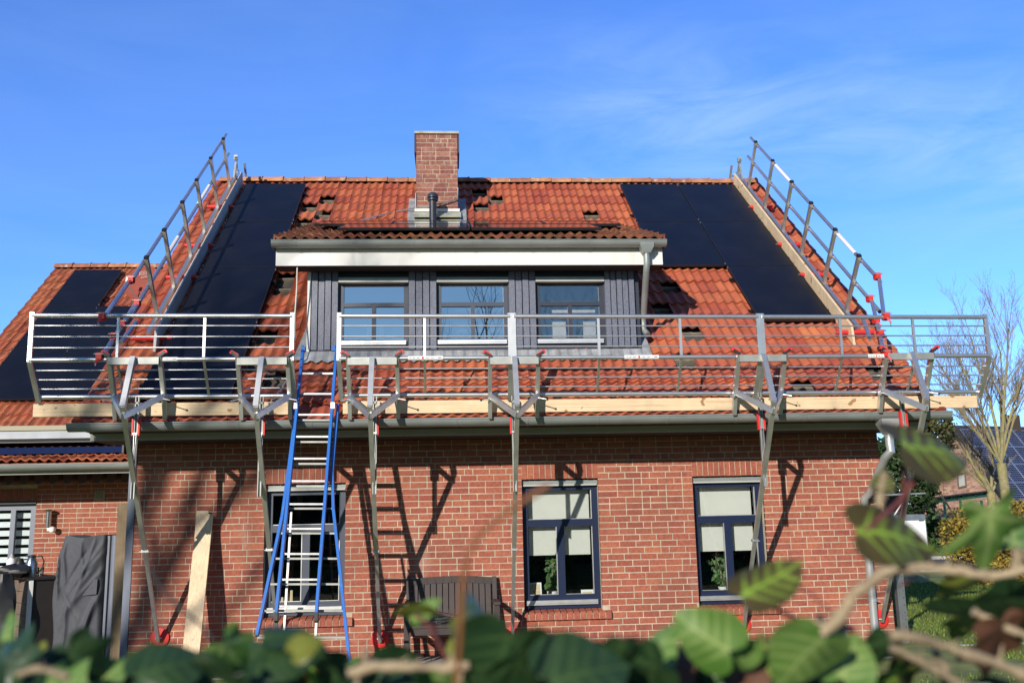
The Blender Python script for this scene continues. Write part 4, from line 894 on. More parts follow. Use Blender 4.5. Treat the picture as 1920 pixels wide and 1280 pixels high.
# little hooks between bottom rail and boards
def bracket(x, px_post, zoff, zfoot, label):
    r = thing('eaves_bracket', label, 'bracket', (x, -.04, zfoot), 'aluminium eaves brackets propped against the wall')
    J = V((x, -1.65, 2.935 + zoff)); hw = .262
    top = [V((x + sg * hw, -1.375, 3.50 + zoff)) for sg in (-1, 1)]
    kink = [V((x + sg * hw, -1.16, 3.10 + zoff)) for sg in (-1, 1)]
    bot = [V((x + sg * hw, -1.075, 2.865 + zoff)) for sg in (-1, 1)]
    for k in range(2):
        B = MB(); B.bar(top[k], kink[k], .042, .06, (0, 1, 0)); B.bar(kink[k] + V((0, 0, .01)), bot[k], .0415, .059, (0, 1, 0)); B.build('upright', alud, r)
        B = MB(); B.bar(kink[k] + V((0, -.03, -.0)), J + V((0, .02, -.10)), .035, .06, (0, 0, 1)); B.build('arm', alu, r)
        sg = (-1, 1)[k]
        B = MB(); B.bar(top[k] + V((0, 0, .0)), top[k] + V((sg * .03, -.01, .035)), .03, .03); B.bar(top[k] + V((-sg * .015, -.012, .0)), top[k] + V((sg * .055, -.012, .045)), .032, .034, (0, 0, 1), 1); B.bar(top[k] + V((sg * .058, -.012, .047)), top[k] + V((sg * .075, -.012, .058)), .033, .036, (0, 0, 1), 0)
        B.bar(top[k] + V((-sg * .012, -.012, .024)), top[k] + V((sg * .06, -.012, .07)), .034, .012, (0, 0, 1), 0)
        B.build('handle', [red, blackp], r)
        B = MB(); B.tube([kink[k] + V((0, -.05, -.03)), kink[k] + V((sg * .10, -.09, -.055))], .006, 6, 0); B.lathe(kink[k] + V((sg * .10, -.09, -.055)), [(0, -.014), (.011, -.008), (.014, 0), (.011, .008), (0, .014)], 10, 1); B.build('clamp_bolt', [alu, blackp], r)
    B = MB(); B.bar((top[0].x, top[0].y - .012, top[0].z - .05), (top[1].x, top[1].y - .012, top[1].z - .05), .05, .075, (0, 0, 1)); B.build('cross_bar', dull, r)
    B = MB(); B.bar((x, -1.42, 3.485 + zoff), J, .055, .05, (0, 1, 0)); B.build('strut', alu, r)
    foot = V((x, -.055, zfoot))
    mid = J.lerp(foot, .60)
    B = MB(); B.bar(J + V((0, 0, .0)), mid, .048, .040, (0, 1, 0)); B.bar(mid, foot + V((0, -.01, -.03)), .038, .034, (0, 1, 0)); B.build('leg', alud, r)
    B = MB(); B.bar(mid + V((0, 0, -.01)), mid + V((0, 0, .02)), .07, .06, (0, 1, 0)); B.tube([mid + V((-.05, -.03, 0)), mid + V((.05, -.03, 0))], .006, 6); B.build('leg_pin', alu, r)
    B = MB(); B.lathe((x, 0, zfoot), [(0, .008), (.098, .008), (.106, .016), (.106, .026), (.08, .032), (.03, .036), (0, .036)], 28, 0, (0, -1, 0)); B.build('foot_disc', red, r, True, 40)
    B = MB(); B.tube([(x - .035, -.06, zfoot), (x + .035, -.06, zfoot)], .008, 8); B.build('foot_pin', alu, r)
    # gutter clamp: slim post in front of the gutter, red sleeve, strap
    xp = px_post; yp = -1.175
    B = MB()
    for sg in (-1, 1): B.bar((xp + sg * .016, yp, 3.10 + zoff), (xp + sg * .016, yp, 2.05), .010, .03, (0, 1, 0))
    B.bar((xp, yp + .012, 3.05 + zoff), (xp, yp + .012, 2.05), .022, .006, (0, 1, 0)); B.bar((xp - .02, yp, 3.03 + zoff), (xp + .02, yp, 3.03 + zoff), .03, .02)
    B.build('clamp_post', dull, r)
    B = MB(); B.box((xp - .042, yp - .024, 2.68 + zoff), (xp - .0225, yp + .02, 2.86 + zoff)); B.box((xp + .0225, yp - .024, 2.68 + zoff), (xp + .042, yp + .02, 2.86 + zoff)); B.build('clamp_sleeve', red, r)
    B = MB(); B.tube([(xp - .012, yp - .028, 2.70 + zoff), (xp - .004, yp - .02, 2.32)], .004, 6); B.tube([(xp + .012, yp - .028, 2.70 + zoff), (xp - .004, yp - .02, 2.32)], .004, 6); B.bar((xp - .022, yp - .028, 2.70 + zoff), (xp + .022, yp - .028, 2.70 + zoff), .012, .02); B.build('strap', alu, r)
    return r
bl = ['first aluminium eaves bracket from the left, red disc near the house corner', 'aluminium eaves bracket directly left of the blue ladder', 'aluminium eaves bracket directly right of the blue ladder, left of the bench', 'aluminium eaves bracket between the bench and the middle ground floor window', 'aluminium eaves bracket standing in front of the right ground floor window', 'aluminium eaves bracket at the right house corner beside the downpipe']
for i, (x, zf, pp, zo) in enumerate(((.354, .512, 256, .03), (1.690, .500, 490, .013), (2.855, .432, 703, -.0), (4.385, .418, 963, -.010), (7.133, .473, 1427, -.008), (8.82, .487, 1694, -.003))):
    bracket(x, at(pp, 790, -1.175).x, zo, zf, bl[i])

# ------------------------------------------------------------------ verge guardrails on the roof slopes
def verge_rail(x, base, htop, ext, tops, sg, label, plank_x, name_side):
    r = thing('verge_guardrail', label, 'guardrail', ROOF(x, base[-1], .1), 'sloping guardrails on the roof verges')
    B = MB(); B.bar(ROOF(x, base[0] - .75, .15), ROOF(x, base[-1] + .45, .15), .05, .05, RN); B.build('base_rail', alu, r)
    B = MB(); B.bar(ROOF(x, base[0] - .62, .15), ROOF(x, base[0] - .62, .15) + V((0, .35, .12)), .04, .04); B.bar(ROOF(x, base[0] - .68, .16), ROOF(x, base[0] - .70, .44), .035, .04, (0, 1, 0), 1)
    B.box(tuple(ROOF(x, base[0] - .72, .40) - V((.03, .03, .03))), tuple(ROOF(x, base[0] - .72, .40) + V((.03, .03, .05))), 0)
    B.bar(ROOF(x, base[0] - .35, .15), ROOF(x, base[0] - .72, .36), .03, .03, RN, 0)
    B.bar(ROOF(x - sg * .16, base[0] - .60, .02), ROOF(x - sg * .16, base[0] - .62, .34), .035, .035, (0, 1, 0), 1); B.build('ridge_hook', [dull, dull], r)
    for s_ in base:
        B = MB(); B.bar(ROOF(x, s_, .17), ROOF(x, s_, htop), .042, .055, (0, 1, 0)); pst = B.build('post', alud, r)
        B = MB(); B.bar(ROOF(x, s_, htop), ROOF(x, s_, htop + .03), .048, .06, (0, 1, 0)); B.build('post_cap', blackp, pst)
        B = MB()
        for hh in (htop - .05, htop * .60): B.tube([ROOF(x + sg * .02, s_ - .02, hh), ROOF(x + sg * .075, s_ - .06, hh)], .007, 6); B.lathe(ROOF(x + sg * .03, s_, hh), [(.032, -.025), (.034, 0), (.032, .025)], 10, 0, ROOF(0, 1, 0) - ROOF(0, 0, 0))
        B.build('coupling', alu, pst, True)
    dx = sg * .045
    B = MB(); B.tube([ROOF(x + dx, base[0] - .42, htop - .05), ROOF(x + dx, base[-1] + .55, htop - .05)], .0245, 12); B.tube([ROOF(x + dx, base[-1] + .55, htop - .05), ROOF(x + dx, base[-1] + .56, htop - .05)], .026, 12, 1); B.tube([ROOF(x + dx, 2.94, htop - .05), ROOF(x + dx, 2.98, htop - .05)], .0262, 12); B.build('top_rail', [alu, blackp], r, True, 60)
    hm = htop * .60
    B = MB(); B.tube([ROOF(x + dx, base[0] - .42, hm), ROOF(x + dx, base[-1] + .78, hm)], .0245, 12); B.tube([ROOF(x + dx, base[-1] + .78, hm), ROOF(x + dx, base[-1] + .79, hm)], .026, 12, 1); B.build('middle_rail', [alu, blackp], r, True, 60)
    # connecting tubes down to the eaves guardrail
    a0 = ROOF(x + dx, base[-1] + .50, htop - .05); e0 = ext[0]
    a1 = ROOF(x + dx, base[-1] + .45, hm); e1 = ext[1]
    for (p, q, nm_) in ((a0, e0, 'link_tube'), (a1, e1, 'link_tube')):
        B = MB(); dvec = (q - p).normalized(); off = V((sg * .05, 0, -.02)) * (1 if True else 0)
        B.tube([p + off * .6, q + V((0, .03, .0))], .0245, 12); B.build(nm_, alu, r, True, 60)
    q = a1.lerp(e1, .42)
    B = MB(); w2 = q + V((-sg * .10, 0.12, .05)); w3 = a1.lerp(e1, .78) + V((-sg * .09, .10, .04)); B.tube([w2, w3], .0245, 12); B.build('link_tube', alu, r, True, 60)
    for p in (a0, e0, a1, e1, q, a1.lerp(e1, .66)):
        B = MB(); rnd = random.Random(int(abs(p.z) * 1000))
        B.lathe(p + V((-.035, 0, 0)), [(.026, 0), (.042, .004), (.046, .03), (.042, .062), (.026, .068)], 12, 0, (1, 0, 0))
        B.box((p.x - .03, p.y - .055, p.z - .03), (p.x + .03, p.y + .02, p.z + .045)); B.bar(p + V((0, -.04, -.02)), p + V((sg * .03, -.06, -.075)), .03, .02)
        B.build('coupler', red, r, True, 40)
        B = MB(); B.tube([p + V((-.05, -.05, .03)), p + V((.05, -.05, .03))], .007, 6); B.tube([p + V((sg * .02, -.06, -.07)), p + V((sg * .02, -.07, -.10))], .008, 6); B.build('coupler_bolt', dull, r)
    for s_ in tops:
        B = MB(); xa = x + sg * .20; xb = x - sg * (.30 if s_ > 5 else .205)
        B.tube([ROOF(xa, s_, .11), ROOF(xb, s_, .11)], .032, 12); B.build('cross_tube', red, r, True, 60)
        B = MB(); B.tube([ROOF(xb - sg * .001, s_, .11), ROOF(xb - sg * .03, s_, .11)], .012, 8); B.build('cross_tube_bolt', alud, r)
    # stickers on the rails
    for (s0_, s1_, hh) in (((base[1] + .05, base[1] + .80, htop - .05), (base[4] - .05, base[4] + .65, htop - .05)) if sg > 0 else ((base[1] + .15, base[1] + .95, hm), (base[3] + .30, base[3] + .85, hm))):
        B = MB(); B.tube([ROOF(x + dx, s0_, hh), ROOF(x + dx, s1_, hh)], .0252, 12, 0, cap=False)
        for k in range(11): 
            f0 = s0_ + (s1_ - s0_) * (.08 + k * .078); B.bar(ROOF(x + dx, f0, hh + .006) + V((0, -.0215, .0)), ROOF(x + dx, f0 + .030, hh + .006) + V((0, -.0215, .0)), .008, .010, (0, 0, 1), 1)
        B.build('sticker', [stick, red], r)
    # edge plank lying against the rail
    B = MB(); B.hexa([ROOF(plank_x - .016, 5.95, .05), ROOF(plank_x + .016, 5.95, .05), ROOF(plank_x + .016, .22, .05), ROOF(plank_x - .016, .22, .05), ROOF(plank_x - .016, 5.75, .235), ROOF(plank_x + .016, 5.75, .235), ROOF(plank_x + .016, .12, .235), ROOF(plank_x - .016, .12, .235)])
    return B
baseL = [.60, 1.565, 2.54, 3.42, 4.40, 5.25]
ext = [at(193, 594, YT), at(188, 670, YM)]
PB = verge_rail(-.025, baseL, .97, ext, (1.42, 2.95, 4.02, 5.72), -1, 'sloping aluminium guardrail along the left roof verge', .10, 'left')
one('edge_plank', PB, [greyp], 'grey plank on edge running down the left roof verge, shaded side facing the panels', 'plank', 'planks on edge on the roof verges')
ext = [at(1660, 594, YT), at(1661, 664, YM)]
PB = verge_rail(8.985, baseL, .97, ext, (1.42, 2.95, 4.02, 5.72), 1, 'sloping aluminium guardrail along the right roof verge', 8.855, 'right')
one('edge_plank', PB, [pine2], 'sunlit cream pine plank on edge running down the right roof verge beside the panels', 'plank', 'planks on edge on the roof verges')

# ------------------------------------------------------------------ blue ladder
lad = thing('ladder', 'blue combination ladder with aluminium rungs leaning against the gutter', 'ladder', (2.3, -2.1, GZ))
def lp(z, x): return V((x, -1.13 - (2.87 - z) * .40, z))
def prot(px, py):                       # pixel onto the ladder plane
    n = V((0, 1, -.40)).normalized(); return onplane(px, py, V((0, -1.13, 2.87)), n)
LN = V((0, -1, .40)).normalized()
def rail(pl, off, name='stile', m=blue, w=.028, h=.07):
    B = MB()
    pts = [prot(*p) + LN * off for p in pl]
    for a, c in zip(pts[:-1], pts[1:]): B.bar(a, c + (c - a).normalized() * .004, w, h, LN)
    return B.build(name, m, lad)
up_l, up_r = [(569, 652), (519, 1150)], [(632, 650), (594, 1150)]
rail(up_l, .02); rail(up_r, .02)
rail([(556, 752), (541, 870), (528, 965), (480, 1188)], -.055); rail([(633, 755), (622, 880), (624, 950), (655, 1242)], -.055)
def rung(pa, pb_, off, name='rung', r=.016):
    B = MB(); a, c = prot(*pa) + LN * off, prot(*pb_) + LN * off; B.bar(a, c, .030, .019, (0, 0, 1)); B.build(name, rung_m if off > 0 else dull, lad)
def xat(line, y):
    for (a, c) in zip(line[:-1], line[1:]):
        if a[1] <= y <= c[1]: return a[0] + (c[0] - a[0]) * (y - a[1]) / (c[1] - a[1])
    return line[-1][0]
for y in (702, 740, 779, 820, 861, 903, 946, 992, 1039, 1087, 1137): rung((xat(up_l, y) + 2, y), (xat(up_r, y) - 2, y), .02)
lo_l, lo_r = [(556, 752), (541, 870), (528, 965), (480, 1188)], [(633, 755), (622, 880), (624, 950), (655, 1242)]
for y in (783, 824, 865, 907, 949, 995.5, 1043, 1091, 1141, 1191, 1241): rung((xat(lo_l, min(y, 1188)) + 2, y), (xat(lo_r, y) - 1, y), -.055)
for px in (519, 594):
    B = MB(); B.bar(prot(px, 1150) + LN * .02, prot(px - .5, 1166) + LN * .02, .034, .074, LN); B.build('foot', blackp, lad)
for (pa, pb_) in (((604, 950), (583, 1240)), ((543, 950), (523, 1235))):
    B = MB(); B.bar(prot(*pa) - LN * .13, prot(*pb_) - LN * .2, .02, .03, LN); B.build('stay', alud, lad)
for (px, py) in ((555, 763), (625, 763)):
    B = MB(); q = prot(px, py) + LN * .03; B.box((q.x - .022, q.y - .04, q.z - .035), (q.x + .022, q.y + .03, q.z + .035)); B.build('bracket', alu, lad)
for (px, py) in ((570, 657), (626, 656)):
    B = MB(); q = prot(px, py) + LN * .03; B.box((q.x - .02, q.y - .03, q.z - .03), (q.x + .02, q.y + .03, q.z + .03)); B.build('end_cap', blue, lad)

# ------------------------------------------------------------------ planks against the wall
def lean_plank(pt0, pt1, pb0, yt, yb, w, th, label, notch=False):
    a, c, d = at(*pt0, yt), at(*pt1, yt), at(*pb0, yb)
    down = (d - a); dn = down.normalized(); side = (c - a).normalized(); nrm = dn.cross(side).normalized()
    if nrm.y > 0: nrm = -nrm
    L = down.length * (a.z - GZ) / (a.z - d.z)
    B = MB()
    pts = [(0, 0), (0, .28), (.028, .285), (.034, .30), (.028, .318), (0, .325), (0, L), (w, L), (w, 0)] if notch else [(0, 0), (0, L), (w, L), (w, 0)]
    n = len(pts)
    vs = [a + side * u + dn * v_ for u, v_ in pts] + [a + side * u + dn * v_ - nrm * th for u, v_ in pts]
    B.mesh(vs, [tuple(range(n)), tuple(range(2 * n - 1, n - 1, -1))] + [(i, (i + 1) % n, n + (i + 1) % n, n + i) for i in range(n)])
    return one('leaning_plank', B, pine2, label, 'plank')
lean_plank((369, 962), (397, 963), (344, 1200), -.10, -.42, .185, .03, 'wide pale pine plank with a notched edge leaning on the wall, left of the ladder', True)
lean_plank((368, 957), (390, 957), (352, 1200), -.055, -.35, .14, .028, 'pine plank mostly hidden behind the notched plank on the wall')

# ------------------------------------------------------------------ bench with plastic film
bn = thing('garden_bench', 'dark brown slatted wooden garden bench standing against the brick wall', 'bench', (3.7, -.35, GZ))
bx0, bx1 = 3.185, 4.185; zs_ = GZ + .40
B = MB()
for k in range(6): B.box((bx0 + .03, -.66 + k * .085, zs_), (bx1 - .03, -.59 + k * .085, zs_ + .025))
B.build('seat', brownw, bn)
B = MB(); B.box((bx0 + .05, -.655, zs_ - .075), (bx1 - .05, -.625, zs_ - .005)); B.build('apron', brownw, bn)
n = 13; B = MB()
for k in range(n):
    x = bx0 + .075 + k * (bx1 - bx0 - .15) / (n - 1)
    B.hexa([(x - .030, -.16, zs_ + .07), (x + .030, -.16, zs_ + .07), (x + .030, -.14, zs_ + .07), (x - .030, -.14, zs_ + .07), (x - .030, -.075, zs_ + .44), (x + .030, -.075, zs_ + .44), (x + .030, -.055, zs_ + .44), (x - .030, -.055, zs_ + .44)])
B.build('back_slats', brownw, bn)
B = MB(); pts = [(bx0 + .03 + (bx1 - bx0 - .06) * k / 10, -.068 , zs_ + .455 + .025 * math.sin(math.pi * k / 10)) for k in range(11)]
for a, c in zip(pts[:-1], pts[1:]): B.bar(a, (c[0] + .002, c[1], c[2]), .032, .075)
B.bar((bx0 + .03, -.165, zs_ + .05), (bx1 - .03, -.165, zs_ + .05), .032, .06); B.build('back_rail', brownw, bn)
for x in (bx0, bx1):
    B = MB(); B.bar((x, -.19, GZ), (x, -.17, zs_ + .02), .05, .05, (0, 1, 0)); B.bar((x, -.17, zs_ + .02), (x, -.06, zs_ + .50), .05, .045, (0, 1, 0)); B.build('leg', brownw, bn)
    B = MB(); B.bar((x, -.64, GZ), (x, -.64, zs_ + .23), .055, .055, (0, 1, 0)); B.build('leg', brownw, bn)
    B = MB(); B.bar((x, -.69, zs_ + .245), (x, -.12, zs_ + .235), .07, .03); B.bar((x, -.62, zs_ - .04), (x, -.19, zs_ - .04), .03, .06); B.build('armrest', brownw, bn)
# crumpled transparent film
random.seed(9); B = MB(); c0 = V((3.50, -.40, zs_ + .085))
N, M = 26, 16; vs = []
for i in range(M + 1):
    ph = math.pi * i / M
    for k in range(N):
        th = 2 * math.pi * k / N
        rr_ = 1 + .22 * math.sin(5 * th + 3 * ph) * math.sin(ph) + random.uniform(-.12, .12)
        vs.append((c0.x + .24 * rr_ * math.sin(ph) * math.cos(th) + (.12 if math.cos(th) > .3 else 0), c0.y + .15 * rr_ * math.sin(ph) * math.sin(th), c0.z + .062 * rr_ * math.cos(ph) * (1 if math.cos(th) < .2 else .55)))
B.mesh(vs, [(i * N + k, i * N + (k + 1) % N, (i + 1) * N + (k + 1) % N, (i + 1) * N + k) for i in range(M) for k in range(N)])
one('plastic_wrap', B, film, 'crumpled transparent plastic film lying on the bench seat', 'plastic film')

# ------------------------------------------------------------------ things on the terrace, left
B = MB(); B.box((-.095, .012, GZ), (-.012, .20, 2.66)); one('corner_channel', B, slate, 'tall slate grey metal channel on the left corner of the house', 'metal channel')
B = MB(); B.hexa([(-.30, .30, GZ), (-.165, .30, GZ), (-.165, .42, GZ), (-.30, .42, GZ), (-.30, .30, 2.03), (-.165, .30, 2.05), (-.165, .42, 2.05), (-.30, .42, 2.03)]); one('timber_post', B, oldwood, 'weathered square timber post standing beside the house corner', 'post')
# covered grill
cg = thing('covered_grill', 'tall object under a creased dark grey fabric cover beside the timber post', 'covered grill', (-.7, .6, GZ))
B = MB(); NX, NZ = 64, 84; vs = []; CRS = [(.95, .03, .30, .55, .035, .030), (.98, .10, .15, .80, .045, .034), (.75, .02, .55, .45, .03, .022), (.45, .02, .62, .35, .03, .020), (.12, .05, .30, .42, .03, .030), (.06, .10, .18, .55, .025, .034), (.98, .28, .40, .62, .03, .026), (.99, .45, .45, 1.0, .04, .036), (.20, .45, .55, .70, .035, -.024), (.85, .55, .60, .95, .03, .026), (.35, .6, .25, 1.0, .04, .03), (.62, .12, .35, .38, .022, -.020), (.9, .16, .66, .30, .02, .016)]
rnd = random.Random(4)
for (yb_, sgn_) in ((.38, 1), (.95, -1)):
    base_i = len(vs)
    for j in range(NZ + 1):
        v_ = j / NZ; z = 1.66 * (1 - v_) + .33 * v_
        for i in range(NX + 1):
            u = i / NX
            xl = -1.06 + (.09 * max(0, 1 - v_ * 6)) + .02 * math.sin(v_ * 9)
            xr = -.44 + .01 * math.sin(v_ * 7 + 1)
            x = xl + (xr - xl) * u
            fold = .05 * (1 - abs(2 * u - 1)) + .008 * math.sin(5 * u + 3 * v_)
            for (u0, v0, u1, v1, wd_, am_) in CRS:
                ll_ = math.hypot(u1 - u0, v1 - v0); al_ = ((u - u0) * (u1 - u0) + (v_ - v0) * (v1 - v0)) / ll_; pd_ = ((u - u0) * (v1 - v0) - (v_ - v0) * (u1 - u0)) / ll_
                if 0 < al_ < ll_: fold += am_ * math.exp(-(pd_ / wd_) ** 2) * math.sin(math.pi * al_ / ll_) ** .5
            edge = 1 - max(0, 1 - min(u, 1 - u) * 9) ** 2
            y = (.52 - fold * 1.0 - .10 * edge) if sgn_ > 0 else .95
            vs.append((x, y, z + .015 * math.sin(8 * u + 1) * (1 if v_ < .05 else 0)))
F_ = []
for b0 in (0, (NX + 1) * (NZ + 1)):
    for j in range(NZ):
        for i in range(NX):
            q = (b0 + j * (NX + 1) + i, b0 + (j + 1) * (NX + 1) + i, b0 + (j + 1) * (NX + 1) + i + 1, b0 + j * (NX + 1) + i + 1); F_.append(q if b0 == 0 else q[::-1])
o2 = (NX + 1) * (NZ + 1)
for i in range(NX): F_.append((i, i + 1, o2 + i + 1, o2 + i))
for j in range(NZ): F_.append((j * (NX + 1), o2 + j * (NX + 1), o2 + (j + 1) * (NX + 1), (j + 1) * (NX + 1))); F_.append((j * (NX + 1) + NX, (j + 1) * (NX + 1) + NX, o2 + (j + 1) * (NX + 1) + NX, o2 + j * (NX + 1) + NX))
B.mesh(vs, F_); B.build('fabric_cover', cover, cg, True, 80)
B = MB(); B.box((-.97, .55, GZ), (-.50, .90, .5)); B.build('base', blackp, cg)
B = MB(); B.hexa([(-.76, .405, 1.15), (-.52, .40, 1.16), (-.52, .39, .985), (-.76, .395, .965), (-.76, .39, 1.15), (-.52, .385, 1.16), (-.52, .375, .985), (-.76, .38, .965)]); B.build('pocket_flap', cover, cg)
B = MB(); B.tube([(-.365, .50, GZ), (-.365, .50, 1.665)], .052, 18); B.box((-.455, .46, GZ), (-.428, .52, 1.66)); one('folded_screen', B, slate, 'upright grey roller tube between the covered grill and the timber post', 'roller screen', smooth=True)
# bar counter with boards
ct = thing('bar_counter', 'dark timber bar counter with pale corner strip at the left edge', 'counter', (-1.35, .3, GZ))
cc = at(52, 1160, 0.30); ctop = at(98, 1080, .45).z
ux, uy = V((.86, .50, 0)), V((-.62, .78, 0))
P0 = V((cc.x, cc.y, GZ))
def cbox(a0, a1, b0, b1, z0, z1, m, nm_):
    B = MB(); c = [P0 + ux * a + uy * b_ for a, b_ in ((a0, b0), (a1, b0), (a1, b1), (a0, b1))]
    B.hexa([V((p.x, p.y, z0)) for p in c] + [V((p.x, p.y, z1)) for p in c]); return B.build(nm_, m, ct)
cbox(.03, .30, 0.004, .05, GZ, ctop - .03, darkw, 'front_panel')
for k in range(7): cbox(.002, .03, .04, .9, GZ + .02 + k * .135, GZ + .148 + k * .135, slatw, 'side_board')
cbox(-.012, .028, -.02, .035, GZ, ctop - .012, white, 'corner_strip')
cbox(-.05, .36, -.03, 1.0, ctop - .028, ctop, darkw, 'top')
def jug(p, h, r, m, label, nm_='thermos_jug'):
    t = thing(nm_, label, 'thermos jug', p)
    B = MB(); B.lathe(p, [(0, 0), (r, 0), (r, h * .1), (r * .92, h * .6), (r * .62, h * .85), (r * .55, h * .9)], 18); B.build('body', m, t, True)
    B = MB(); B.lathe(p, [(r * .56, h * .9), (r * .6, h * .93), (r * .5, h), (0, h * 1.02)], 16); B.bar(p + V((-r * .5, 0, h * .95)), p + V((-r * .9, 0, h * .97)), .02, .02); B.build('lid', blackp, t, True)
    B = MB(); B.tube([p + V((r * .5, 0, h * .93)), p + V((r * 1.5, 0, h * .95)), p + V((r * 1.9, 0, h * .7)), p + V((r * 1.7, 0, h * .35)), p + V((r * .95, 0, h * .15))], .009, 8); B.build('handle', blackp, t)
q = at(58, 1076, .55); jug(V((q.x, q.y, ctop)), .25, .075, steel, 'steel thermos jug with black handle on the bar counter')
q = at(36, 1074, .75); jug(V((q.x, q.y, ctop)), .21, .07, blackp, 'black coffee pot on the bar counter left of the steel jug', 'coffee_pot')
q = at(76, 1076, .50)
B = MB(); B.lathe(V((q.x, q.y, ctop)), [(0, .004), (.03, .004), (.038, .11), (.035, .11), (.028, .012), (0, .012)], 16); one('drinking_glass', B, clear, 'empty drinking glass at the right end of the bar counter', 'glass', smooth=True)
q = at(20, 1072, .95); t = thing('bottle', 'white bottle with pointed cap on the bar counter', 'bottle', V((q.x, q.y, ctop)))
B = MB(); B.lathe(V((q.x, q.y, ctop)), [(0, 0), (.055, 0), (.055, .17), (.04, .20), (.018, .215)], 16); B.build('body', twhite, t, True)
B = MB(); B.lathe(V((q.x, q.y, ctop)), [(.02, .215), (.03, .217), (.012, .255), (0, .27)], 14); B.build('cap', cream, t, True)
B = MB(); B.lathe(V((q.x, q.y, ctop)), [(.0558, .08), (.0558, .13)], 16); B.build('paper_label', red, t, True)
# dark bag slumped on the counter
q = at(25, 1085, .42); B = MB(); N, M = 20, 12; vs = []; rnd = random.Random(2)
for i in range(M + 1):
    ph = math.pi * i / M
    for k in range(N):
        th = 2 * math.pi * k / N; rr_ = 1 + rnd.uniform(-.08, .08) + .12 * math.sin(3 * th + ph * 2)
        vs.append((q.x + .21 * rr_ * math.sin(ph) * math.cos(th), q.y + .16 * rr_ * math.sin(ph) * math.sin(th), ctop + .075 + .075 * rr_ * math.cos(ph)))
B.mesh(vs, [(i * N + k, i * N + (k + 1) % N, (i + 1) * N + (k + 1) % N, (i + 1) * N + k) for i in range(M) for k in range(N)])
one('bag', B, blackp, 'black slumped bag on the bar counter', 'bag', smooth=True)
q = at(5, 1090, .1); B = MB(); vs = []
for i in range(14):
    v_ = i / 13
    for k in range(16):
        th = 2 * math.pi * k / 16; rr_ = .10 + .07 * math.sin(v_ * 2.6) + .02 * math.sin(4 * th + 6 * v_)
        vs.append((q.x - .02 + rr_ * math.cos(th) * 1.1, q.y + rr_ * math.sin(th) * .7, ctop + .06 - v_ * .85))
B.mesh(vs, [(i * 16 + k, i * 16 + (k + 1) % 16, (i + 1) * 16 + (k + 1) % 16, (i + 1) * 16 + k) for i in range(13) for k in range(16)] + [tuple(range(15, -1, -1)), tuple(13 * 16 + k for k in range(16))])
one('jacket', B, blackp, 'black jacket hanging over the left side of the bar counter', 'jacket', smooth=True)
# metal chair behind the counter
chs = thing('metal_chair', 'tubular metal garden chair half hidden behind the bar counter', 'chair', (-1.0, .9, GZ))
B = MB()
for dy in (0, .42): B.tube([(-1.25, .8 + dy, GZ), (-1.02, .8 + dy, .62), (-.98, .8 + dy, .85), (-1.05, .8 + dy, .90), (-1.45, .8 + dy, .86)], .012, 8); B.tube([(-.95, .8 + dy, GZ), (-1.28, .8 + dy, .62), (-1.45, .8 + dy, 1.0)], .012, 8)
B.build('frame', steel, chs, True)
B = MB(); B.box((-1.36, .82, .60), (-1.0, 1.20, .62)); B.build('seat', blackp, chs)
B = MB(); B.bar((-1.32, 1.01, .70), (-1.45, 1.01, 1.0), .36, .012, (1, 0, 0)); B.build('backrest', blackp, chs)
# galvanised corner post at the right
B = MB(); B.box((9.06, -.03, GZ), (9.155, -.022, 1.02)); B.box((9.06, -.0215, GZ), (9.068, .05, 1.02))
for k in range(9): B.tube([(9.13, -.031, .3 + k * .085), (9.13, -.034, .3 + k * .085)], .006, 8, 1)
one('metal_post', B, [galv, blackp], 'short galvanised perforated angle post at the right house corner', 'post')

# ------------------------------------------------------------------ things in the windows
def houseplant(px, py0, py1, y, label, seed, spread, lsz, droop):
    rnd = random.Random(seed); p = at(px, py1, y); ptop = at(px, py0, y)
    t = thing('houseplant', label, 'plant', (p.x, y, .78))
    B = MB(); B.lathe((p.x, y, .76), [(0, 0), (.055, 0), (.07, .12), (.062, .12), (.055, .1), (0, .1)], 16); B.build('pot', stick, t, True)
    B = MB(); S_ = MB()
    for s_ in range(7):
        a = rnd.uniform(0, 6.28); x0, z0 = p.x, .86
        ex, ey, ez = p.x + spread * rnd.uniform(-1, 1), y + .08 * rnd.uniform(-1, 1), ptop.z - rnd.uniform(0, .12) - (0 if droop else .02)
        pts = [V((x0, y, z0)), V(((x0 * .6 + ex * .4), (y + ey) / 2, (z0 + ez) / 2 + .05)), V((ex, ey, ez))]
        S_.tube(pts, .005, 5)
        for k in range(14):
            f = rnd.uniform(.1, 1.0); c = pts[0].lerp(pts[2], f) + V((rnd.uniform(-.05, .05), rnd.uniform(-.04, .04), rnd.uniform(-.03, .03)))
            d = V((rnd.uniform(-1, 1), rnd.uniform(-.8, .3), rnd.uniform(-1, .4 if not droop else -.2))).normalized(); sd = d.cross(V((rnd.uniform(-.3, .3), -1, rnd.uniform(-.3, .3)))).normalized()
            L_ = lsz * rnd.uniform(.7, 1.2); w_ = L_ * .30
            B.mesh([c, c + d * L_ * .4 + sd * w_, c + d * L_, c + d * L_ * .4 - sd * w_, c + d * L_ * .45 + sd.cross(d) * w_ * .25], [(0, 1, 4), (1, 2, 4), (2, 3, 4), (3, 0, 4)], 0, rnd.random())
    S_.build('stems', twig_m, t); B.build('leaves', plant_m, t)
houseplant(1036, 1033, 1112, .42, 'tall leafy houseplant behind the left lower pane of the middle window', 3, .07, .085, True)
houseplant(1357, 1030, 1100, .42, 'leafy houseplant behind the mullion of the right ground floor window', 4, .13, .085, False)
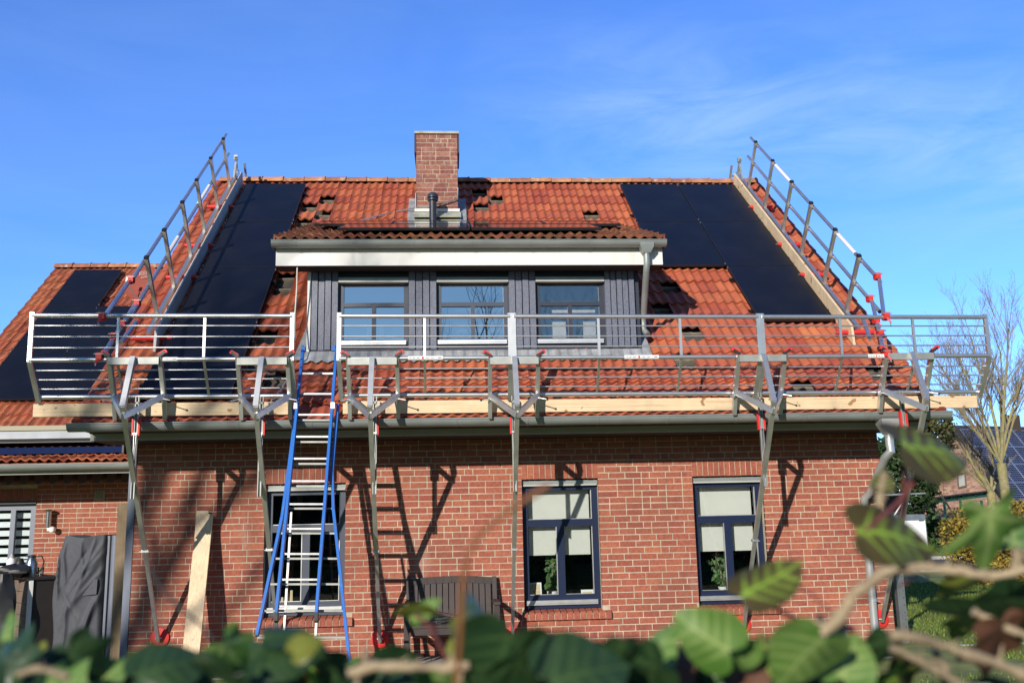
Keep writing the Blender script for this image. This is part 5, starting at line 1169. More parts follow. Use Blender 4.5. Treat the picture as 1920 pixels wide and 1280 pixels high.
def photo_frame(px, py0, py1, w, y, label):
    a = at(px, py1, y); c = at(px, py0, y); t = thing('picture_frame', label, 'picture frame', (a.x, y, a.z)); h = c.z - a.z
    B = MB(); B.hexa([(a.x - w / 2, y, a.z), (a.x + w / 2, y, a.z), (a.x + w / 2, y + .012, a.z), (a.x - w / 2, y + .012, a.z), (a.x - w / 2, y + .04, a.z + h), (a.x + w / 2, y + .04, a.z + h), (a.x + w / 2, y + .052, a.z + h), (a.x - w / 2, y + .052, a.z + h)]); B.build('frame', stick, t)
    B = MB(); g = .018; B.hexa([(a.x - w / 2 + g, y - .003 + .004, a.z + g), (a.x + w / 2 - g, y - .003 + .004, a.z + g), (a.x + w / 2 - g, y + .006, a.z + g), (a.x - w / 2 + g, y + .006, a.z + g), (a.x - w / 2 + g, y + .032, a.z + h - g), (a.x + w / 2 - g, y + .032, a.z + h - g), (a.x + w / 2 - g, y + .045, a.z + h - g), (a.x - w / 2 + g, y + .045, a.z + h - g)]); B.build('backing', pine, t)
    B = MB(); B.box((a.x - .02, y - .008, a.z + h * .35), (a.x + .0, y + .0, a.z + h * .42)); B.build('clip', blackp, t)
photo_frame(1003, 1092, 1119, .17, .26, 'upright picture frame seen from behind in the lower left corner of the middle window')
photo_frame(1102, 1105, 1117, .15, .26, 'small picture frame seen from behind in the lower right corner of the middle window')
q = at(540, 1122, .27); t = thing('letter_ornament', 'small group of pale wooden letters on the sill behind the ladder', 'ornament', (q.x, .27, q.z))
B = MB()
for (px, h, wd) in ((529, .05, .03), (537, .13, .04), (546, .13, .035)):
    c = at(px, 1127, .27); B.hexa([(c.x - wd / 2, .26, c.z), (c.x + wd / 2, .26, c.z), (c.x + wd / 2, .28, c.z), (c.x - wd / 2, .28, c.z), (c.x - wd / 3, .26, c.z + h), (c.x + wd / 2.4, .26, c.z + h), (c.x + wd / 2.4, .28, c.z + h), (c.x - wd / 3, .28, c.z + h)])
B.build('letters', pine2, t)

# ------------------------------------------------------------------ trees, hedges
def bare_tree(name, base, label, seed, h, r0, spread, m, tw, levels=5, stems=1, fork=.35, group=None, lean=(0, 0), up=.5):
    rnd = random.Random(seed); t = thing(name, label, 'tree', base, group); T = MB(); C = MB()
    def grow(p, d, L, r, lev, mb):
        n = 3; pts = [p]; rs = [r]; q = p.copy(); dd = d.copy()
        for k in range(n):
            dd = (dd + V((rnd.uniform(-.12, .12), rnd.uniform(-.12, .12), rnd.uniform(-.04, .10)))).normalized(); q = q + dd * (L / n); pts.append(q); rs.append(r * (1 - .32 * (k + 1) / n))
        mb.tube(pts, rs, 8 if lev < 2 else (5 if lev < 4 else 3), 0 if lev < 3 else 1, cap=False)
        if lev >= levels: return
        nb = rnd.choice((2, 3)) if lev < 3 else rnd.choice((2, 3, 3))
        for k in range(nb):
            ax_ = V((rnd.gauss(0, 1), rnd.gauss(0, 1), rnd.gauss(0, .4)));
            nd = (dd + ax_.normalized() * spread * rnd.uniform(.6, 1.2) + V((0, 0, up * .35))).normalized()
            grow(q if k < 2 else pts[2], nd, L * rnd.uniform(.62, .85), rs[-1] * (.72 if k < 2 else .5), lev + 1, C)
        if lev >= 2:
            for k in range(2):
                nd = (dd + V((rnd.gauss(0, .6), rnd.gauss(0, .6), rnd.gauss(.1, .4)))).normalized(); grow(pts[1 + k], nd, L * .5, rs[1 + k] * .4, max(lev + 2, levels - 1), C)
    grow(V(base), V((lean[0], lean[1], 1)).normalized(), h * fork, r0, 0, T)
    T.build('trunk', [m, tw], t, True, 80); C.build('crown', [m, tw], t, True, 80); return t
def multi_tree(name, base, label, seed, stems, hfork, h, r0, m, tw):
    rnd = random.Random(seed); t = thing(name, label, 'tree', base); T = MB(); C = MB(); b0 = V(base); top = b0 + V((0, 0, hfork))
    T.tube([b0 - V((0, 0, .2)), b0 + V((.03, 0, hfork * .5)), top], [r0 * 1.15, r0, r0 * .95], 12, 0)
    def twig(p, d, L, r, lev):
        pts = [p]; rs = [r]; q = p.copy(); dd = d.copy(); n = 4
        for k in range(n):
            dd = (dd + V((rnd.uniform(-.10, .10), rnd.uniform(-.10, .10), rnd.uniform(0, .08)))).normalized(); q = q + dd * (L / n); pts.append(q); rs.append(max(.0024, r * (1 - .6 * (k + 1) / n)))
        C.tube(pts, rs, 6 if lev == 0 else (4 if lev == 1 else 3), 0 if lev < 1 else 1, cap=False)
        if lev >= 3: return
        for k in range((15, 9, 4)[lev]):
            f = rnd.uniform(.25, 1); i = min(n - 1, int(f * n)); pp = pts[i].lerp(pts[i + 1], f * n - i)
            sd = V((rnd.gauss(0, 1), rnd.gauss(0, 1), 0)); sd = (sd - dd * sd.dot(dd)).normalized()
            twig(pp, (dd * .85 + sd * rnd.uniform(.35, .75) + V((0, 0, .2))).normalized(), L * rnd.uniform(.28, .45), max(.0028, rs[i] * .42), lev + 1)
    for (dx, dy, L, rr_) in stems: twig(top, V((dx, dy, 1)).normalized(), L, rr_, 0)
    T.build('trunk', [m, tw], t, True, 80); C.build('crown', [m, tw], t, True, 80); return t
def leaf_cloud(B, c, rad, n, sz, rnd, flat=0.0, shell=.55):
    for k in range(n):
        d = V((rnd.gauss(0, 1), rnd.gauss(0, 1), rnd.gauss(0, 1))).normalized(); rr_ = shell + (1 - shell) * rnd.random() ** .5
        lump = 1 + .16 * math.sin(d.x * 5 + c[0]) * math.sin(d.z * 6 + c[2]) + rnd.uniform(-.08, .06)
        p = V((c[0] + d.x * rad[0] * rr_ * lump, c[1] + d.y * rad[1] * rr_ * lump, c[2] + d.z * rad[2] * rr_ * lump))
        a = V((rnd.gauss(0, 1), rnd.gauss(0, 1), rnd.gauss(0, 1))).normalized(); b_ = a.cross(V((rnd.gauss(0, 1), rnd.gauss(0, 1), rnd.gauss(0, 1)))).normalized(); s_ = sz * rnd.uniform(.6, 1.3)
        B.poly([p - a * s_, p + b_ * s_ * .55, p + a * s_, p - b_ * s_ * .55], 0, rnd.random())
def box_cloud(B, lo, hi, n, sz, rnd):
    lo, hi = V(lo), V(hi)
    for k in range(n):
        p = V((rnd.uniform(lo.x, hi.x), rnd.uniform(lo.y, hi.y), rnd.uniform(lo.z, hi.z)))
        f = rnd.random()
        if f < .4: p.y = lo.y + abs(rnd.gauss(0, .12))
        elif f < .65: p.z = hi.z - abs(rnd.gauss(0, .12)) + .10 * math.sin(p.x * 3.1) + .06 * math.sin(p.x * 7.7)
        elif f < .8: p.x = lo.x + abs(rnd.gauss(0, .12))
        a = V((rnd.gauss(0, 1), rnd.gauss(0, 1), rnd.gauss(0, 1))).normalized(); b_ = a.cross(V((rnd.gauss(0, 1), rnd.gauss(0, 1), rnd.gauss(0, 1)))).normalized(); s_ = sz * rnd.uniform(.6, 1.3)
        B.poly([p - a * s_, p + b_ * s_ * .55, p + a * s_, p - b_ * s_ * .55], 0, rnd.random())
def on_ground(px, y): 
    p = at(px, 960, y); return V((p.x, y, GZ))
# multi-stemmed bare tree at the right
tb = on_ground(1888, 14.5)
multi_tree('pollard_tree', tb, 'tall bare pollarded tree with mossy yellow trunk at the right edge', 12, [(-.60, .1, 2.67, 0.048), (-.42, -.2, 3.26, 0.052), (-.22, .2, 3.49, 0.056), (-.05, .0, 3.71, 0.060), (.10, -.2, 3.86, 0.056), (.26, .2, 3.64, 0.052), (.42, 0, 3.41, 0.048), (-.9, -.2, 2.23, 0.036), (-.3, .5, 3.26, 0.040), (.65, .1, 3.12, 0.040), (.1, .5, 3.56, 0.040)], at(1884, 868, 14.5).z - GZ, 8, .135, bark, twig_m)
t2 = on_ground(1868, 11.8)
multi_tree('pollard_tree', on_ground(1862, 16), 'short bare pollarded tree leaning in front of the brick gable', 15, [(-.75, -.1, 1.5, .09), (-.3, .1, 1.3, .07), (.3, 0, 1.2, .06), (-1.0, .1, 1.1, .05), (.8, .2, 1.0, .05)], 2.0, 4, .13, bark, twig_m)
# dark evergreen trees right behind the house corner
rnd = random.Random(31)
def bushtree(name, px, y, zc, rad, n, sz, m, label, seed, cat='tree'):
    rnd = random.Random(seed); p = on_ground(px, y); t = thing(name, label, cat, p)
    B = MB(); B.tube([p, p + V((.1, 0, zc - GZ))], [.16, .08], 8); B.build('trunk', bark2, t)
    B = MB(); c = V((p.x, y, zc)); leaf_cloud(B, c, rad, n // 2, sz, rnd, shell=.45)
    for k in range(9):
        d = V((rnd.gauss(0, 1), rnd.gauss(0, 1), rnd.gauss(0, 1))).normalized(); cc_ = (c.x + d.x * rad[0] * .72, c.y + d.y * rad[1] * .72, c.z + d.z * rad[2] * .72); leaf_cloud(B, cc_, [r_ * .42 for r_ in rad], n // 18, sz, rnd, shell=.5)
    B.build('crown', m, t); return t
bushtree('evergreen_tree', 1692, 21.5, at(1692, 900, 21.5).z, (1.35, 1.3, 1.75), 8000, .10, leafd, 'dark evergreen tree behind the right house corner, behind the white trailer', 1)
bushtree('shrub_tree', 1745, 24.5, at(1742, 815, 24.5).z, (1.25, 1.2, .95), 4200, .09, leafo, 'olive brown autumn tree behind the gutter end at the right', 2)
bare_tree('bare_tree', on_ground(1785, 25.5), 'tangled leafless shrub in front of the dark neighbouring roof', 6, 4.6, .06, .75, bark2, twig_m, levels=5, fork=.3)
# green clipped hedge by the road
rnd = random.Random(41); hb = on_ground(1768, 23); t = thing('clipped_hedge', 'low dark green clipped hedge beside the road below the carport', 'hedge', hb)
B = MB(); box_cloud(B, (hb.x - 1.0, 22.6, GZ), (hb.x + 2.4, 23.6, 1.40), 5000, .07, rnd); B.build('foliage', leafg, t)
B = MB(); B.box((hb.x - .9, 22.8, GZ), (hb.x + 2.3, 23.5, 1.2)); B.build('branches', bark2, t)
# yellow autumn hedge at the right edge
hb = on_ground(1802, 8.6); t = thing('beech_hedge', 'yellow and orange autumn hedge at the right edge of the garden', 'hedge', hb)
rnd = random.Random(43); B = MB()
x0h = on_ground(1826, 8.2).x
for (xa, xb, y0_, y1_, zt_) in ((x0h - .2, x0h + .9, 8.0, 9.4, 1.42), (x0h + .55, x0h + 3.5, 8.2, 10.2, 1.80)):
    box_cloud(B, (xa, y0_, GZ), (xb, y1_, zt_), 4200 if xb < x0h + 1 else 5200, .05, rnd)
B.build('foliage', leafy, t)
B = MB(); box_cloud(B, (x0h, 8.05, GZ), (x0h + 3.4, 9.6, 1.66), 2600, .05, rnd); B.build('green_foliage', leafo, t)
B = MB()
for k in range(22):
    x = x0h + .15 + k * .15; B.tube([(x, 8.8, GZ), (x + rnd.uniform(-.1, .1), 8.9, 1.4)], .02, 5)
B.build('branches', bark2, t)

# ------------------------------------------------------------------ neighbouring house, carport, trailer
D_ = V((.95, .31, 0)).normalized(); E_ = V((D_.y, -D_.x, 0))     # ridge direction, and towards the viewer
NY = 33.0
apex = at(1796, 797, NY); hp_ = 4.6; wp = 3.4
nh = thing('neighbour_house', 'distant brick house with dark roof covered by solar panels at the right', 'house', V((apex.x, NY, GZ)))
A = apex; AZ = apex.z
def np_(d, e, z): return V((A.x, A.y, 0)) + D_ * d + E_ * e + V((0, 0, z))
B = MB()
rnd = random.Random(55)
# gable of bricks
crs = .085; z = GZ
while z < AZ - .1:
    half = wp * min(1.0, (AZ - .25 - z) / hp_ + 0.0); half = min(half, wp - .2)
    x = -half
    while x < half - .02:
        w = min(.24, half - x); B.hexa([np_(.0 - .012, -(x), z), np_(-.012, -(x + w - .015), z), np_(.03, -(x + w - .015), z), np_(.03, -x, z), np_(-.012, -x, z + crs - .014), np_(-.012, -(x + w - .015), z + crs - .014), np_(.03, -(x + w - .015), z + crs - .014), np_(.03, -x, z + crs - .014)], 0, min(1, max(0, rnd.gauss(.5, .25)))); x += .24 if not (x == -half and int(z / crs) % 2) else .12
    z += crs
pts = [(-wp + .2, GZ), (wp - .2, GZ), (wp - .2, AZ - hp_), (0, AZ - .25), (-wp + .2, AZ - hp_)]
B.mesh([np_(0, e, zz) for e, zz in pts] + [np_(8, e, zz) for e, zz in pts], [(0, 1, 2, 3, 4), (9, 8, 7, 6, 5)] + [(i, (i + 1) % 5, 5 + (i + 1) % 5, 5 + i) for i in range(5)], 1)
B.build('wall', [fbrick, mortar], nh)
B = MB()
slen = math.hypot(wp + .3, hp_ * (wp + .3) / wp)
for sg in (1, -1):
    B.mesh([np_(-.45, 0, AZ), np_(8.3, 0, AZ), np_(8.3, sg * (wp + .3), AZ - hp_ * (wp + .3) / wp), np_(-.45, sg * (wp + .3), AZ - hp_ * (wp + .3) / wp), np_(-.45, 0, AZ - .18), np_(8.3, 0, AZ - .18), np_(8.3, sg * (wp + .25), AZ - .18 - hp_ * (wp + .3) / wp), np_(-.45, sg * (wp + .25), AZ - .18 - hp_ * (wp + .3) / wp)], [(0, 1, 2, 3), (7, 6, 5, 4), (0, 3, 7, 4), (1, 5, 6, 2), (2, 6, 7, 3)])
B.build('roof', fslate, nh)
B = MB(); B.bar(np_(-.47, -.02, AZ - .12), np_(-.47, -(wp + .3), AZ - .12 - hp_ * (wp + .3) / wp), .05, .30, (0, 0, 1)); B.bar(np_(-.25, -.4, AZ - .75), np_(-.25, -(wp + .1), AZ - .45 - hp_ * (wp + .1) / wp), .4, .04, D_); B.build('barge_board', fdark, nh)
B = MB(); B.box(tuple(np_(3.6, 0, AZ - .3) - V((.3, .3, 0))), tuple(np_(3.6, 0, AZ + .55) + V((.3, .3, 0)))); B.build('chimney', fdark, nh)
wz = at(1803, 900, NY).z
B = MB()
q = [onplane(px, py, np_(-.03, 0, 0), D_) for (px, py) in ((1798, 914), (1812, 911), (1810, 887), (1796, 889))]
c = sum(q, V()) / 4
def inset(f): return [c + (p - c) * f for p in q]
i0, i1 = inset(1.12), inset(.86)
for k in range(4): B.mesh([i0[k], i0[(k + 1) % 4], i1[(k + 1) % 4], i1[k], i0[k] - D_ * .04, i0[(k + 1) % 4] - D_ * .04, i1[(k + 1) % 4] - D_ * .04, i1[k] - D_ * .04], [(4, 5, 6, 7), (0, 1, 5, 4), (2, 3, 7, 6)])
nw = B.build('window', slatw, nh)
B = MB(); B.poly([p - D_ * .01 for p in i1]); B.build('pane', cream, nw)
# solar panels on the near slope
sd = (np_(0, wp, AZ - hp_) - np_(0, 0, AZ)).normalized(); nn_ = D_.cross(sd).normalized()
if nn_.z < 0: nn_ = -nn_
rows, cols = 4, 8; pw, ph_ = .86, 1.08
for r in range(rows):
    for cidx in range(cols):
        p0 = np_(-.22 + cidx * (pw + .02), 0, AZ) + sd * (.35 + r * (ph_ + .02)) + nn_ * .10
        t = thing('solar_panel', 'blue solar panel on the distant roof, %s row below ridge, %s from left' % (['first', 'second', 'third', 'fourth'][r], ['first', 'second', 'third', 'fourth', 'fifth', 'sixth', 'seventh', 'eighth'][cidx]), 'solar panel', p0, 'framed solar panels on the neighbouring roof')
        B = MB()
        def qd(a0, a1, b0, b1, h, mi=0, tt=.5):
            B.poly([p0 + D_ * a0 + sd * b1 + nn_ * h, p0 + D_ * a1 + sd * b1 + nn_ * h, p0 + D_ * a1 + sd * b0 + nn_ * h, p0 + D_ * a0 + sd * b0 + nn_ * h], mi, tt)
        e_ = .03
        for (a0, a1, b0, b1) in ((0, pw, 0, e_), (0, pw, ph_ - e_, ph_), (0, e_, e_, ph_ - e_), (pw - e_, pw, e_, ph_ - e_)): B.bar(p0 + D_ * ((a0 + a1) / 2 if a1 - a0 < .1 else a0) + sd * ((b0 + b1) / 2 if b1 - b0 < .1 else b0), p0 + D_ * ((a0 + a1) / 2 if a1 - a0 < .1 else a1) + sd * ((b0 + b1) / 2 if b1 - b0 < .1 else b1), e_, .04, nn_)
        B.build('frame', alu, t)
        B = MB(); qd(e_, pw - e_, e_, ph_ - e_, .0, 1); nx_, ny_ = 6, 8; cw_, ch_ = (pw - 2 * e_) / nx_, (ph_ - 2 * e_) / ny_
        for i in range(nx_):
            for j in range(ny_): qd(e_ + i * cw_ + .011, e_ + (i + 1) * cw_ - .011, e_ + j * ch_ + .011, e_ + (j + 1) * ch_ - .011, .006, 0, rnd.random())
        B.build('cells', [cellm, alud], t)
# green carport
cy = 27.0; cp = thing('carport', 'dark green timber carport in front of the neighbouring brick gable', 'carport', V((at(1790, 1000, cy).x, cy, GZ)))
p0, p1 = at(1733, 941, cy), at(1852, 926, cy)
B = MB(); B.bar(p0, p1, .06, .20, (0, 0, 1)); B.bar(p0 + V((0, -.05, .13)), p1 + V((0, -.05, .13)), .5, .04, (0, 0, 1), 1); B.build('beam', [fgreen, fdark], cp)
B = MB()
for k in range(6): c = p0.lerp(p1, .02 + k * .19); B.bar(c + V((0, -.12, .06)), c + V((0, .9, .06)), .07, .09)
B.build('rafter', fgreen, cp)
for px in (1738, 1770, 1801, 1840):
    c = at(px, 940, cy); B = MB(); B.bar((c.x, cy, GZ), (c.x, cy, c.z + .05), .08, .08, (0, 1, 0)); B.build('post', fgreen, cp)
B = MB()
for (pa, pb_) in ((1740, 1769), (1772, 1800)):
    a, c = at(pa, 985, cy), at(pb_, 984, cy); B.bar(a, c, .05, .05); 
    for k in range(9):
        f = k / 8; q = a.lerp(c, f); top = q + V((0, 0, .18 + .26 * (1 - abs(2 * f - 1)))); B.bar(q - V((0, 0, .35)), top, .02, .02, (0, 1, 0))
    arc = [a.lerp(c, k / 10) + V((0, 0, .18 + .26 * math.sin(math.pi * k / 10))) for k in range(11)]; B.tube(arc, .025, 6); B.bar(a - V((0, 0, .35)), c - V((0, 0, .35)), .03, .05)
B.build('fence_panel', fgreen, cp)
# white trailer with raised lid
ty = 14.6; a, c = at(1650, 1035, ty), at(1741, 1018, ty + .5)
zt_ = at(1690, 966, ty).z; tl = thing('trailer', 'white box trailer with its lid propped open behind the right house corner', 'trailer', V(((a.x + c.x) / 2, ty, GZ)))
xa, xb = at(1655, 1000, ty).x - .9, at(1737, 1000, ty).x
B = MB(); B.box((xa, ty, .62), (xb, ty + .04, zt_)); B.box((xa, ty + 1.35, .62), (xb, ty + 1.39, zt_)); B.box((xa, ty + .041, .62), (xa + .04, ty + 1.349, zt_)); B.box((xb - .04, ty + .041, .62), (xb, ty + 1.349, zt_)); B.box((xa + .041, ty + .041, .62), (xb - .041, ty + 1.349, .68), 0); B.build('body', twhite, tl)
B = MB(); B.box((xa + .02, ty - .012, zt_ - .14), (xb + .01, ty - .001, zt_ + .015)); B.box((xb + .001, ty, .6), (xb + .02, ty + 1.39, zt_ + .02)); B.build('edge_trim', galv, tl)
zlid = at(1700, 928, ty + .6).z
B = MB(); B.box((xa, ty + 1.30, zt_ + .03), (xb - .05, ty + 1.345, zlid)); B.build('inner_wall', tdark, tl)
B = MB(); B.hexa([(xa - .05, ty + .1, zlid - .03), (xb + .15, ty + .1, zlid + .02), (xb + .15, ty + 1.45, zlid + .02), (xa - .05, ty + 1.45, zlid - .03), (xa - .05, ty + .1, zlid + .01), (xb + .15, ty + .1, zlid + .06), (xb + .15, ty + 1.45, zlid + .06), (xa - .05, ty + 1.45, zlid + .01)]); B.build('lid', alud, tl)
B = MB(); B.tube([(xb - .55, ty + .7, zt_), (xb - .1, ty + .7, zlid)], .02, 6); B.tube([(xb - .06, ty + 1.2, zt_), (xb - .06, ty + 1.2, zlid)], .02, 6); B.tube([(xa + .8, ty + .1, zt_), (xa + .8, ty + .1, zlid - .03)], .035, 6); B.build('strut', twhite, tl)
for (x, yy) in ((xa + .9, ty - .05), (xb - .6, ty - .05)):
    B = MB(); B.lathe((x, yy, .50), [(0, -.08), (.2, -.08), (.30, -.07), (.30, .07), (.2, .08), (0, .08)], 20, 0, (0, 1, 0)); B.build('wheel', blackp, tl, True)
B = MB()
for px in (1660, 1727): q = at(px, 968, ty - .02); B.box((q.x - .07, ty - .02, q.z - .12), (q.x + .07, ty - .013, q.z - .10))
B.build('latch', tdark, tl)

# ------------------------------------------------------------------ bare trees standing behind the photographer (their reflection and shade show in the picture)
bare_tree('bare_tree', (4.7, -27, GZ), 'bare tree reflected in the panes of the middle dormer window', 21, 15.5, .24, .55, bark2, bark2, levels=6, fork=.24)
bare_tree('bare_tree', (8.6, -27, GZ), 'bare tree reflected faintly in the right hand dormer window', 22, 13, .22, .6, bark2, bark2, levels=6, fork=.24)
bare_tree('bare_tree', (-11.0, -19.0, GZ), 'bare tree throwing soft shade on the brick wall left of the ladder', 23, 17, .34, .6, bark2, bark2, levels=5, fork=.3)

t = thing('fill_blocker_hedge', 'added dark hedge behind the photographer, blocking low sky light, reflected in the ground floor windows', 'hedge', (3, -21.5, GZ))  # added out of view to cut low sky fill on the shaded walls
rnd = random.Random(47); B = MB()
for k in range(9000):
    q = V((rnd.uniform(-32, 40), -21.0 + abs(rnd.gauss(0, .25)) * -1, rnd.uniform(GZ, 4.9))); q.z = min(q.z, 4.5 + .2 * math.sin(q.x * 1.7)); a = V((rnd.gauss(0, 1), rnd.gauss(0, .3), rnd.gauss(0, 1))).normalized(); b_ = a.cross(V((rnd.gauss(0, .3), 1, rnd.gauss(0, .3)))).normalized(); s_ = .24 * rnd.uniform(.6, 1.3)
    B.poly([q - a * s_, q + b_ * s_ * .6, q + a * s_, q - b_ * s_ * .6], 0, rnd.random())
B.build('foliage', leafd, t)
B = MB(); B.box((-32, -22.6, GZ), (40, -21.3, 4.3)); B.build('branches', bark2, t)  # solid core of the added light-blocking hedge
# ------------------------------------------------------------------ ivy hedge close to the camera
ivy = thing('ivy_hedge', 'blurred ivy hedge with green and bronze leaves and woody stems in the foreground', 'hedge', V((3.7, -10.8, GZ)))
half = [(.0, -.02), (.10, -.13), (.26, -.20), (.44, -.16), (.55, -.02), (.50, .12), (.47, .22), (.58, .33), (.68, .50), (.64, .60), (.50, .60), (.36, .64), (.27, .74), (.18, .88), (.08, .97), (0, 1.05)]
lance = [(.0, -.02), (.10, -.08), (.24, -.09), (.35, -.02), (.40, .10), (.42, .22), (.43, .34), (.41, .45), (.38, .55), (.33, .65), (.28, .74), (.22, .82), (.15, .90), (.09, .96), (.04, 1.0), (0, 1.05)]
heart = [(.0, .03), (.10, -.10), (.25, -.16), (.40, -.12), (.50, -.02), (.55, .11), (.56, .24), (.54, .36), (.50, .48), (.43, .60), (.36, .70), (.27, .80), (.18, .89), (.10, .96), (.04, 1.0), (0, 1.04)]
star = [(.0, -.02), (.08, -.10), (.24, -.22), (.46, -.26), (.40, -.06), (.28, .06), (.34, .16), (.56, .26), (.80, .44), (.62, .46), (.40, .45), (.24, .48), (.19, .62), (.12, .82), (.05, 1.0), (0, 1.08)]
SH = {'ivy': (half, [(0, 1.05), (.66, .55), (.52, -.02)]), 'lance': (lance, [(0, 1.05), (.40, .45), (.30, .05), (.33, .65)]), 'heart': (heart, [(0, 1.04), (.52, .42), (.48, 0), (.4, .65)]), 'star': (star, [(0, 1.08), (.80, .44), (.46, -.26)])}
rl = random.Random(71)
def leaf(px, py, d, L, ang, m, shape='ivy', tilt=0.0, roll=0.0, curl=.18, petiole=None, cup=.12):
    """leaf of length L (m) centred where (px,py) is seen at distance d; ang: direction of the tip"""
    prof_, tips = SH[shape]
    a = math.radians(ang); t = (RT * math.cos(a) + UP * math.sin(a)); t = (t * math.cos(tilt) + FW * math.sin(tilt)).normalized()
    sdv = (t.cross(FW) if abs(t.dot(FW)) < .95 else RT).normalized(); n0 = sdv.cross(t).normalized()
    sdv = (sdv * math.cos(roll) + n0 * math.sin(roll)).normalized(); n0 = t.cross(sdv) * -1
    if n0.dot(FW) > 0: n0 = -n0
    c = atd(px, py, d) - t * L * .5
    out = prof_ + [(-x, y) for (x, y) in reversed(prof_[1:-1])]
    # refine outline
    o2 = []
    for i in range(len(out)):
        p, q = out[i], out[(i + 1) % len(out)]; o2 += [p, ((2 * p[0] + q[0]) / 3, (2 * p[1] + q[1]) / 3), ((p[0] + 2 * q[0]) / 3, (p[1] + 2 * q[1]) / 3)]
    R = 10; vs = []; vn = []; N = len(o2)
    VE = []
    if shape in ('ivy', 'star'):
        VE = [(0, .06, x * sg, y, .036) for (x, y) in tips for sg in ((1, -1) if x else (1,))]
        VE += [(0, .35, .25 * sg, .62, .02) for sg in (1, -1)] + [(.26 * sg, .28, .50 * sg, .24, .018) for sg in (1, -1)]
    else:
        wd = tips[1][0]; VE = [(0, 0, 0, 1.04, .034)] + [(0, y0, wd * 1.05 * sg, y0 + .30, .022) for y0 in (.05, .24, .44, .64) for sg in (1, -1)]
    w1, w2 = rl.uniform(0, 6), rl.uniform(0, 6)
    for r in range(R + 1):
        f = r / R
        for (x, y) in o2:
            X, Y = x * f, .06 + (y - .06) * f
            z = -curl * (Y ** 2) - cup * abs(X) ** 1.5 * (1 if curl > 0 else -1) + .025 * math.sin(7 * X + w1) + .025 * math.sin(6 * Y + w2) + ((.03 if shape in ('ivy', 'star') else .008) * math.sin(math.atan2(Y, X) * 6 + w1) * f)
            vs.append(c + sdv * (X * L) + t * (Y * L) + n0 * (z * L))
            mv = 0
            for (bx_, by_, tx, ty_, wv) in VE:
                ll = math.hypot(tx - bx_, ty_ - by_); ux_, uy_ = (tx - bx_) / ll, (ty_ - by_) / ll; al = (X - bx_) * ux_ + (Y - by_) * uy_
                if -.02 < al < ll * 1.02:
                    dd = abs((X - bx_) * uy_ - (Y - by_) * ux_); ww = wv * (1.15 - .75 * al / ll); mv = max(mv, math.exp(-dd / ww) * (1 - .35 * al / ll))
            vn.append(mv)
    B = MB(); B.mesh(vs, [(r * N + k, r * N + (k + 1) % N, (r + 1) * N + (k + 1) % N, (r + 1) * N + k) for r in range(R) for k in range(N)])
    B.vein = vn
    B.build('leaf', m, ivy, True, 80)
    if petiole:
        B = MB(); e = atd(petiole[0], petiole[1], d + petiole[2]); s0 = c + t * (.06 * L); midp = s0.lerp(e, .5) - UP * (.004); B.tube([s0, midp, e], [.0010, .0012, .0014], 8); B.build('petiole', stem_r, ivy, True)
PX = 1 / FPX
def lf(px, py, lpx, d, ang, m, shape='ivy', **k): leaf(px, py, d, lpx * d * PX, ang, m, shape, **k)
# right hand group
lf(1755, 843, 150, .50, -10, ivy_b, 'heart', tilt=.25, roll=1.0, curl=.10, petiole=(1690, 985, .02))
lf(1688, 1003, 172, .47, -8, ivy_b, 'lance', tilt=.2, roll=.85, curl=.16, petiole=(1738, 870, .03))
lf(1628, 968, 42, .5, 150, ivy_g, 'heart', tilt=.5, roll=.4)
lf(1655, 898, 40, .55, 80, ivy_b, 'heart', tilt=.3, roll=.5)
lf(1446, 1082, 136, .46, 30, ivy_b, 'lance', tilt=.25, roll=1.05, curl=.12, petiole=(1600, 1180, .02))
lf(1316, 1188, 118, .44, 150, ivy_g, 'heart', tilt=.3, roll=.25, curl=.10)
lf(1370, 1232, 90, .45, 250, ivy_g, 'heart', tilt=.4, roll=-.3)
lf(1432, 1228, 80, .46, 100, ivy_b, 'heart', tilt=.35, roll=.6)
lf(1500, 1240, 138, .43, 240, ivy_g, 'heart', tilt=.35, roll=.2, curl=.08)
lf(1592, 1226, 100, .45, 60, ivy_g, 'heart', tilt=.5, roll=.7)
lf(1645, 1232, 92, .47, 250, ivy_d, 'ivy', tilt=.3, roll=.4)
lf(1572, 1200, 85, .49, 20, ivy_d, 'ivy', tilt=.6, roll=.3)
lf(1857, 1018, 140, .48, -80, ivy_g, 'star', tilt=.35, roll=.2, curl=.1)
lf(1897, 1130, 130, .50, 200, ivy_d, 'ivy', tilt=.5, roll=.6)
lf(1795, 1150, 120, .50, 185, ivy_d, 'lance', tilt=.3, roll=.9)
lf(1868, 1160, 120, .48, 190, ivy_d, 'heart', tilt=.3, roll=.8)
lf(1795, 1105, 80, .52, 240, ivy_y, 'heart', tilt=.4, roll=.5)
lf(1900, 990, 90, .55, 60, ivy_g, 'ivy', tilt=.8, roll=.3)
lf(1808, 1180, 70, .55, 250, ivy_y, 'ivy', tilt=.4, roll=.3)
lf(1230, 1218, 120, .46, 62, ivy_g, 'lance', tilt=.1, roll=1.1)
